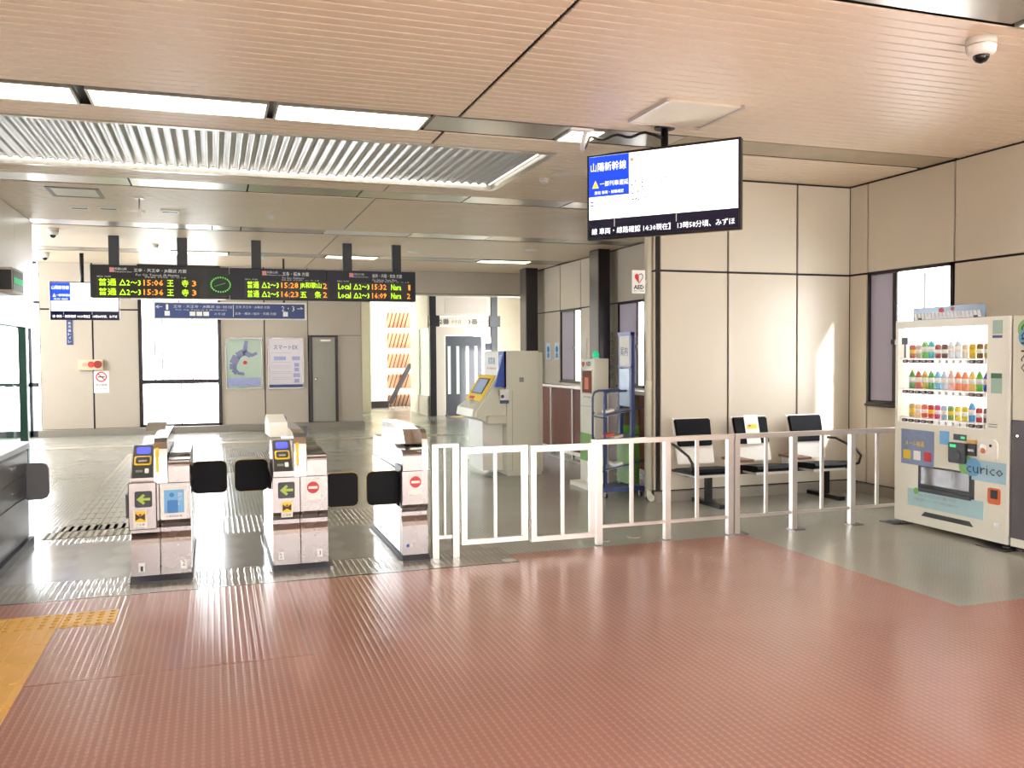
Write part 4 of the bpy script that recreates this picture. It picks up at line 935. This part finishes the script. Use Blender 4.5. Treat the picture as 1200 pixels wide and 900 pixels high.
part('orange_sticker', prism(NB(), oct_rect(5.40, .40, .06, .065, .02), 'x', VX-.005, VX), mat('arrow_orange', (225, 110, 60), .4), t); part('sticker_window', B(VX-.008, VX-.005, 5.365, 5.43, .38, .45), m_ink, t)
part('rating_plate', B(VX-.003, VX, 5.34, 5.41, .15, .19), m_alu, t)
part('top_sticker', B(VX-.003, VX, 5.34, 5.43, 1.69, 1.80), mat('sticker_sage', (160, 190, 175), .4), t); part('sticker_strip', B(VX-.005, VX-.003, 5.34, 5.43, 1.66, 1.68), m_signblue, t)
part('side_sticker', B(VX-.003, VX, 5.34, 5.44, 1.22, 1.38), mat('sticker_sage', (160, 190, 175), .4), t); part('sticker_strip', B(VX-.005, VX-.003, 5.34, 5.44, 1.34, 1.38), mat('sticker_green', (60, 110, 80), .4), t)
part('hanging_card', B(VX-.01, VX-.0, 6.34, 6.40, 1.62, 1.68), m_blackplastic, t); part('card_strap', B(VX-.006, VX-.0, 6.36, 6.375, 1.50, 1.62), m_blackplastic, t)
# topper
tt = thing('advert_topper', 'transparent dark advertising strip standing on top of the vending machine', 'advertisement', (VX+.05, 5.9, 1.83))
part('sheet', B(VX+.02, VX+.026, 5.52, 6.30, 1.83, 1.94), mat('topper_grey', (92, 110, 130), .2, .1, .3, 8), tt)
bm = NB(); random.seed(7)
for k in range(18):
    yy = 5.56+k*.04; prism(bm, [(yy, 1.835), (yy+.035, 1.835), (yy+.045, 1.89), (yy+.015, 1.89)], 'x', VX+.017, VX+.02)
part('printed_shapes', bm, mat('topper_white', (225, 228, 235), .3, 0, .3, 30), tt)
part('printed_mark', disc(NB(), (VX+.02, 5.98, 1.905), .03, 'x', ry=.02), m_red, tt); part('printed_mark', disc(NB(), (VX+.02, 5.86, 1.915), .02, 'x', ry=.015), m_red, tt)
part('foot', box(B(VX+.01, VX+.06, 5.6, 5.63, 1.83, 1.85), VX+.01, VX+.06, 6.2, 6.23, 1.83, 1.85), m_darkgrey, tt)
# drink samples
def drink(kind, y, z, rgb, cap, label):
    nm = 'drink_bottle' if kind == 'b' else 'drink_can'
    x = VX+.07
    t = thing(nm, label, 'bottle' if kind == 'b' else 'can', (x, y, z+.043), 0, 'drink samples in the vending machine window')
    key = 'drink_%d_%d_%d' % rgb
    m = mat(key, rgb, .25, 0, .15, 30); zz = z+.043
    if kind == 'b':
        h = .165
        part('body', lathe(NB(), [(.026, 0), (.028, .006), (.028, .05), (.026, .06), (.028, .07), (.028, h*.66), (.020, h*.80), (.012, h*.90)], x, y, zz, 12), m, t)
        part('cap', lathe(NB(), [(.013, h*.90), (.013, h)], x, y, zz, 10), cap, t); part('drink_label', lathe(NB(), [(.0288, .055), (.0288, .10)], x, y, zz, 12), m_paper, t)
    else:
        h = .115
        part('body', lathe(NB(), [(.022, 0), (.026, .008), (.026, h-.012), (.021, h)], x, y, zz, 12), m, t)
        part('rim', lathe(NB(), [(.021, h), (.021, h+.003)], x, y, zz, 12), m_steel, t); part('drink_label', lathe(NB(), [(.0266, .04), (.0266, .075)], x, y, zz, 12), cap, t)
ORD = ['first', 'second', 'third', 'fourth', 'fifth', 'sixth', 'seventh', 'eighth', 'ninth', 'tenth', 'eleventh', 'twelfth']
ROWS = [('top', [('c', (190, 90, 70), 'red'), ('c', (200, 190, 170), 'beige'), ('b', (110, 190, 90), 'green'), ('b', (60, 190, 200), 'turquoise'), ('c', (160, 70, 60), 'dark red'), ('c', (110, 70, 60), 'brown'), ('b', (225, 230, 235), 'clear white'), ('b', (205, 220, 235), 'pale blue'), ('c', (235, 225, 205), 'cream'), ('c', (225, 190, 50), 'yellow'), ('c', (120, 90, 40), 'dark gold'), ('c', (215, 175, 60), 'gold')]),
        ('middle', [('b', (80, 150, 60), 'green tea'), ('b', (190, 90, 70), 'red brown'), ('b', (200, 170, 60), 'amber'), ('b', (80, 170, 70), 'leaf green'), ('b', (110, 190, 220), 'light blue'), ('b', (190, 210, 235), 'pale water'), ('b', (235, 190, 190), 'pink'), ('b', (240, 130, 80), 'orange'), ('b', (235, 150, 110), 'peach'), ('b', (240, 190, 90), 'mango yellow'), ('b', (110, 190, 60), 'bright green'), ('b', (40, 70, 200), 'deep blue')]),
        ('bottom', [('c', (190, 160, 80), 'bronze'), ('c', (230, 200, 150), 'light tan'), ('c', (215, 90, 70), 'tomato red'), ('c', (200, 50, 50), 'scarlet'), ('c', (190, 60, 110), 'magenta'), ('c', (170, 190, 230), 'lilac blue'), ('c', (120, 170, 90), 'olive green'), ('c', (240, 215, 50), 'lemon yellow'), ('c', (230, 200, 40), 'sun yellow'), ('b', (70, 160, 225), 'sky blue'), ('c', (200, 60, 70), 'crimson'), ('c', (110, 90, 90), 'grey brown')])]
for r, (rn, L_) in enumerate(ROWS):
    for k, (kd, rgb, cn) in enumerate(L_):
        cap = m_paper if kd == 'b' and k % 2 else (m_yellow if k % 3 == 0 else m_paper)
        drink(kd, 6.355-k*.0735, SH[r], rgb, cap, '%s drink %s, %s from the left in the %s row of the vending window' % (cn, 'bottle' if kd == 'b' else 'can', ORD[k], rn))
for (a, b, lb) in ((6.38, 6.50, 'left'), (5.20, 5.42, 'right')):
    single('floor_mat_pad', B(VX-.10, VX+.12, a, b+.06, .0, .006), m_blackplastic, 'flat black pad on the floor under the %s front foot of the vending machine' % lb, 'pad')
# second machine
t = thing('vending_machine', 'second vending machine cut off by the right edge, cream above and dark brown below', 'vending machine', (6.3, 4.7, 0))
a0, a1 = 4.10, 5.245
part('cabinet', B(VX+.02, 6.62, a0, a1, .10, 1.83), m_cream2, t); part('upper_front', box(NB(), VX-.0, VX+.02, a0, a1, 1.02, 1.83, bev=.004), m_cream2, t)
part('lower_front', box(NB(), VX-.005, VX+.02, a0, a1, .10, 1.02, bev=.004), mat('purple_brown', (84, 72, 80), .35), t)
part('base_skirt', B(VX+.0, VX+.03, a0, a1, .035, .10), m_cream, t)
for yy in (4.18, 5.20): part('levelling_foot', lathe(NB(), [(.03, 0), (.03, .01), (.012, .02), (.012, .10)], VX+.05, yy, .0, 12), m_steel, t)
part('name_disc', disc(NB(), (VX-.0, 5.12, 1.72), .08, 'x', t=.003), mat('disc_green', (130, 190, 110), .4), t); part('name_disc', disc(NB(), (VX-.003, 5.12, 1.66), .07, 'x', t=.002), mat('disc_blue', (110, 170, 215), .4), t)
text('curico', (VX-.007, 5.12, 1.58), .38, .09, m_ink, t, 'x', rot=-PI/2, bold=-.005)
part('indicator_lamp', disc(NB(), (VX-.005, 5.19, .90), .008, 'x', t=.003), m_lampdim, t); part('door_line', B(VX-.008, VX-.005, 5.06, 5.064, .25, .85), m_alu, t)
part('upper_window', B(VX-.004, VX, 4.2, 4.95, 1.12, 1.76), m_backlit, t)

# ================================================================== FARE ADJUSTMENT MACHINE
t = thing('fare_machine', 'tall cream fare adjustment machine with yellow console and blue side panel', 'ticket machine', (3.8, 11.1, 0))
part('cabinet', box(NB(), 3.53, 3.97, 10.68, 11.62, .05, 1.60, bev=.006), m_cream2, t)
part('rear_panel', B(3.97, 4.03, 10.70, 11.6, .03, 1.58), m_cream2, t)
part('base', B(3.55, 4.0, 10.66, 11.6, 0, .07), m_cream2, t)
part('seam', B(3.605, 3.609, 10.678, 10.68, .07, 1.1), m_gray_base, t)
part('side_vent', B(3.705, 3.765, 10.676, 10.68, 1.20, 1.26), mat('vent_grey', (150, 148, 140), .5), t)
part('fascia', B(3.515, 3.53, 10.70, 11.60, 1.27, 1.58), m_paper, t)
part('blue_strip', B(3.505, 3.53, 10.69, 10.93, 1.13, 1.595), m_blue, t)
part('blue_side', prism(NB(), [(3.38, 1.14), (3.53, 1.14), (3.53, 1.59), (3.50, 1.59)], 'y', 10.69, 10.73), m_blue, t)
text('のりこし', (3.50, 10.82, 1.50), .15, .12, m_paper, t, 'x'); text('精算機', (3.512, 11.25, 1.47), .3, .10, m_signblue, t, 'x'); text('Fare Adjustment', (3.512, 11.25, 1.37), .4, .05, m_red, t, 'x')
# console: sloped body
P = [(3.53, 1.28), (3.44, 1.28), (3.24, .95), (3.12, .86), (3.10, .76), (3.24, .70), (3.53, .70)]
part('console', prism(NB(), P, 'y', 10.78, 11.55), m_cream2, t)
def slope(u0, u1, y0, y1, h0, h1, m, nm):
    A = Vector((3.44, 0, 1.28)); Bv = Vector((3.24, 0, .95)); d = (Bv-A); n = Vector((-d.z, 0, d.x)).normalized() if False else Vector((-.855, 0, .518))
    bm = NB(); P = []
    for u, h in ((u0, h0), (u1, h0), (u1, h1), (u0, h1)): q = A+d*u+n*h; P.append((q.x, q.z))
    prism(bm, P, 'y', y0, y1); return part(nm, bm, m, t)
slope(0, 1, 10.84, 11.53, 0, .012, m_yellow, 'yellow_surround'); slope(.14, .74, 10.95, 11.42, .012, .018, m_blackplastic, 'screen_bezel'); slope(.18, .70, 10.99, 11.38, .018, .021, mat('touch_screen', (150, 165, 200), .15, emit=.25), 'touch_screen')
slope(.85, .95, 11.2, 11.4, .012, .018, m_red, 'ticket_slot')
part('side_cheek', prism(NB(), [(3.53, .95), (3.35, 1.10), (3.26, .98), (3.14, .84), (3.13, .76), (3.26, .70), (3.53, .70)], 'y', 10.70, 10.80), m_cream2, t)
part('money_tray', box(NB(), 3.26, 3.54, 10.66, 10.74, .66, .78, bev=.02), m_cream2, t)
part('coin_unit', lathe(NB(), [(.03, 0), (.045, .06), (.03, .12)], 3.20, 11.15, .84, 14), m_cream2, t); part('coin_hole', disc(NB(), (3.20, 11.15, .965), .028, 'z'), m_brown, t)
part('side_notice', B(3.44, 3.56, 10.674, 10.68, .93, 1.11), m_paper, t); part('side_notice_band', B(3.44, 3.56, 10.670, 10.674, .93, .97), m_signblue, t); part('side_notice_mark', disc(NB(), (3.475, 10.673, 1.02), .022, 'y'), m_signblue, t)
part('leg_panel', B(3.26, 3.53, 10.85, 11.5, .06, .70), m_white, t)

# AED cabinet
t = thing('aed_cabinet', 'slim cream cabinet with red window and green lamp behind the fence', 'cabinet', (4.15, 9.4, 0))
part('body', box(NB(), 4.14, 4.32, 9.30, 9.72, .05, 1.50, bev=.005), m_cream, t)
part('base', B(4.02, 4.34, 9.24, 9.76, 0, .05), m_cream, t)
part('window', B(4.132, 4.14, 9.38, 9.64, 1.10, 1.36), mat('window_red', (130, 60, 45), .15), t); part('window_frame', box(B(4.128, 4.142, 9.36, 9.66, 1.36, 1.375), 4.128, 4.142, 9.36, 9.66, 1.085, 1.10), m_alu, t)
part('device', B(4.128, 4.133, 9.45, 9.56, 1.14, 1.28), mat('arrow_orange', (225, 110, 60), .4), t)
text('AED', (4.135, 9.46, 1.44), .14, .05, m_ink, t, 'x', bold=.02); part('heart', prism(NB(), [(9.62, 1.40), (9.585, 1.44), (9.60, 1.465), (9.62, 1.45), (9.64, 1.465), (9.655, 1.44)], 'x', 4.133, 4.14), m_red, t)
text('自動体外式除細動器', (4.135, 9.5, 1.05), .2, .02, m_ink, t, 'x')
part('green_lower', B(4.13, 4.14, 9.32, 9.70, .30, .62), mat('leaf_green', (110, 160, 70), .4, 0, .3, 9), t)
part('seam', B(4.139, 4.14, 9.31, 9.71, .94, .944), m_gray_base, t)
part('lamp', lathe(NB(), [(.035, 0), (.038, .05), (.02, .085)], 4.21, 9.42, 1.50, 16), mat('lamp_green', (0, 190, 130), .3, emit=.5), t)
part('lamp_base', lathe(NB(), [(.04, -.005), (.04, .012)], 4.21, 9.42, 1.50, 16), m_white, t)
part('upright_sign', B(4.13, 4.14, 9.50, 9.62, 1.50, 1.74), m_panel2, t)
t = thing('aed_sign', 'white sign with red heart and the letters AED at the wall corner', 'sign', (4.24, 8.35, 2.17))
part('plate', B(4.125, 4.275, 8.30, 8.315, 2.18, 2.42), m_paper, t)
hh = [(4.20, 2.285), (4.155, 2.34), (4.155, 2.37), (4.175, 2.385), (4.20, 2.37), (4.20, 2.285)]
part('heart', prism(NB(), hh[:-1], 'y', 8.296, 8.30), m_red, t)
hw = [(4.20, 2.285), (4.245, 2.34), (4.245, 2.37), (4.225, 2.385), (4.20, 2.37)]
for a, b in zip(hw, hw[1:]):
    l = math.hypot(b[0]-a[0], b[1]-a[1]); nx, nz = -(b[1]-a[1])/l*.003, (b[0]-a[0])/l*.003
    part('heart_outline', prism(NB(), [(a[0]-nx, a[1]-nz), (a[0]+nx, a[1]+nz), (b[0]+nx, b[1]+nz), (b[0]-nx, b[1]-nz)], 'y', 8.297, 8.30), m_ink, t)
text('AED', (4.20, 8.297, 2.245), .12, .045, m_ink, t, bold=.03); text('自動体外式除細動器', (4.20, 8.297, 2.205), .12, .012, m_ink, t)
part('bracket', B(4.27, 4.31, 8.315, 8.33, 2.28, 2.32), m_alu, t)
# pipe by wall end
t = thing('drain_pipe', 'cream vertical pipe running down the end of the seat wall', 'pipe', (4.34, 8.42, 0))
part('pipe', tube(NB(), [(4.345, 8.36, .05), (4.345, 8.36, CZ)], .032, 14), m_cream2, t); part('collar', tube(NB(), [(4.345, 8.36, 1.15), (4.345, 8.36, 1.27)], .038, 14), m_cream2, t)
part('elbow', tube(NB(), [(4.345, 8.36, .12), (4.345, 8.34, .05), (4.33, 8.27, .035)], .036, 12), m_cream2, t)

# leaflet rack
t = thing('leaflet_rack', 'blue tubular leaflet rack on castors behind the fence, with a tall sign panel', 'rack', (4.15, 8.75, 0))
BS = m_bluesteel
part('base', B(3.93, 4.42, 8.60, 8.92, .07, .115), BS, t)
for x in (3.97, 4.38):
    for yy in (8.63, 8.89):
        c = part('castor', tube(NB(), [(x-.012, yy, .028), (x+.012, yy, .028)], .028, 12), m_blackplastic, t); part('fork', B(x-.016, x+.016, yy-.012, yy+.012, .03, .07), m_steel, c)
part('side_frame', tube(NB(), [(3.95, 8.62, .1), (3.95, 8.62, 1.08), (3.97, 8.63, 1.13), (4.02, 8.65, 1.15), (4.30, 8.72, 1.15)], .012, 8), BS, t)
part('side_frame', tube(NB(), [(3.93, 8.88, .1), (3.93, 8.88, 1.08), (3.95, 8.88, 1.13), (4.0, 8.88, 1.15), (4.30, 8.86, 1.15)], .012, 8), BS, t)
part('post', B(4.26, 4.30, 8.60, 8.64, .1, 1.78), BS, t); part('post', B(4.26, 4.30, 8.88, 8.92, .1, 1.78), BS, t)
part('sign_frame', box(B(4.25, 4.30, 8.60, 8.92, 1.75, 1.79), 4.25, 4.30, 8.60, 8.92, 1.40, 1.42), BS, t)
part('sign_board', B(4.255, 4.265, 8.64, 8.88, 1.42, 1.75), m_paper, t); text('案内', (4.252, 8.76, 1.58), .18, .10, m_signblue, t, 'x')
part('leaflet_board', B(4.255, 4.265, 8.64, 8.88, .98, 1.39), mat('board_sky', (176, 200, 226), .25, 0, .2, 9), t)
part('green_back', B(4.24, 4.25, 8.60, 8.92, .14, .66), mat('leaf_green', (110, 160, 70), .4, 0, .3, 9), t)
part('stay', B(4.07, 4.11, 8.895, 8.91, .1, 1.14), BS, t)
for k, z in enumerate((.94, .66, .36)):
    s = part('shelf', prism(NB(), [(3.95, z-.07), (4.30, z), (4.30, z+.012), (3.95, z-.058)], 'y', 8.63, 8.89), mat('mesh_grey', (170, 175, 182), .3, .5), t)
    part('shelf_wire', tube(NB(), [(3.93, 8.61, z-.07), (3.93, 8.90, z-.07), (3.96, 8.90, z-.03)], .006, 6), m_blackplastic, s)
    part('shelf_rail', tube(NB(), [(3.95, 8.61, z-.05), (4.42, 8.61, z+.03)], .007, 6), BS, s)
for k, (z, c, nm) in enumerate(((.90, (235, 235, 230), 'white'), (.61, (230, 220, 200), 'cream'), (.62, (220, 90, 60), 'orange'), (.32, (225, 230, 225), 'pale'))):
    xx = 4.0+.1*(k % 2); zz = {.90: .912, .61: .632, .62: .652, .32: .332}[z]
    bm = NB(); prism(bm, [(xx, zz), (xx+.10, zz+.02), (xx+.10, zz+.045), (xx, zz+.025)], 'y', 8.68, 8.80)
    single('leaflet_stack', bm, mat('leaflet_'+nm, c, .5), '%s stack of leaflets lying on the %s shelf of the blue rack' % (nm, ('top', 'middle', 'middle', 'bottom')[k]), 'leaflets', 'leaflets on the blue rack')
# green leaflet holder behind the rack
t = thing('poster_stand', 'curved green poster stand behind the leaflet rack', 'poster stand', (4.5, 9.1, 0))
bm = NB(); n = 10; vs = []
for k in range(n+1):
    a = PI*(.62+.76*k/n); vs.append((4.62+.17*math.cos(a)*1.2, 9.22+.24*math.sin(a-PI)*-1))
P = vs+[(x+.012, y_) for x, y_ in reversed(vs)]
part('sheet', prism(bm, P, 'z', .04, .74), mat('stand_green', (104, 158, 52), .25, 0, .5, 4), t); part('upper_sheet', prism(NB(), P, 'z', .74, 1.08), mat('stand_brown', (96, 84, 56), .25, 0, .6, 7), t); part('base', B(4.40, 4.62, 8.97, 9.47, 0, .04), m_darkgrey, t)

# balustrade
t = thing('balustrade', 'low partition of brown panels with a grey metal top rail before the far windows', 'partition', (4.9, 11.2, 0))
part('top_rail', box(NB(), 4.87, 4.95, 9.2, 13.5, 1.05, 1.10, bev=.008), m_alu, t); part('bottom_rail', B(4.88, 4.94, 9.2, 13.5, .10, .15), m_white, t); part('kick_rail', B(4.86, 4.96, 9.2, 13.5, .0, .03), m_gray_base, t)
for k in range(5):
    a = 9.2+.86*k; part('panel', B(4.905, 4.915, a+.02, a+.84, .15, 1.05), m_brown, t); part('mullion', B(4.89, 4.93, a-.012, a+.02, 0, 1.05), m_alu, t)
part('mullion', B(4.89, 4.93, 13.48, 13.5, 0, 1.05), m_alu, t)
for k, yy in enumerate((17.75, 17.25)):
    t = thing('wall_sign', 'small blue pictogram sign on the far right wall, %s of the two' % ('left', 'right')[k], 'sign', (WX-.03, yy, 1.42), 0, 'pictogram signs by the farthest window')
    part('plate', B(WX-.03, WX-.02, yy-.13, yy+.13, 1.44, 1.80), mat('plate_ice', (205, 220, 228), .4), t); part('pictogram', disc(NB(), (WX-.03, yy, 1.66), .07, 'x', t=.002), mat('print_midblue', (60, 130, 205), .4), t); part('pictogram', B(WX-.033, WX-.03, yy-.05, yy+.05, 1.48, 1.58), mat('print_midblue', (60, 130, 205), .4), t)
t = thing('wall_sign', 'vertical line of dark characters on the wall right of the dark column', 'sign', (WX-.03, 14.55, 1.1))
part('backing', B(WX-.024, WX-.02, 14.45, 14.66, 1.08, 1.98), m_panel2, t)
for k, ch in enumerate('きっぷうりば'): text(ch, (WX-.026, 14.555, 1.90-k*.148), .12, .11, m_ink, t, 'x')
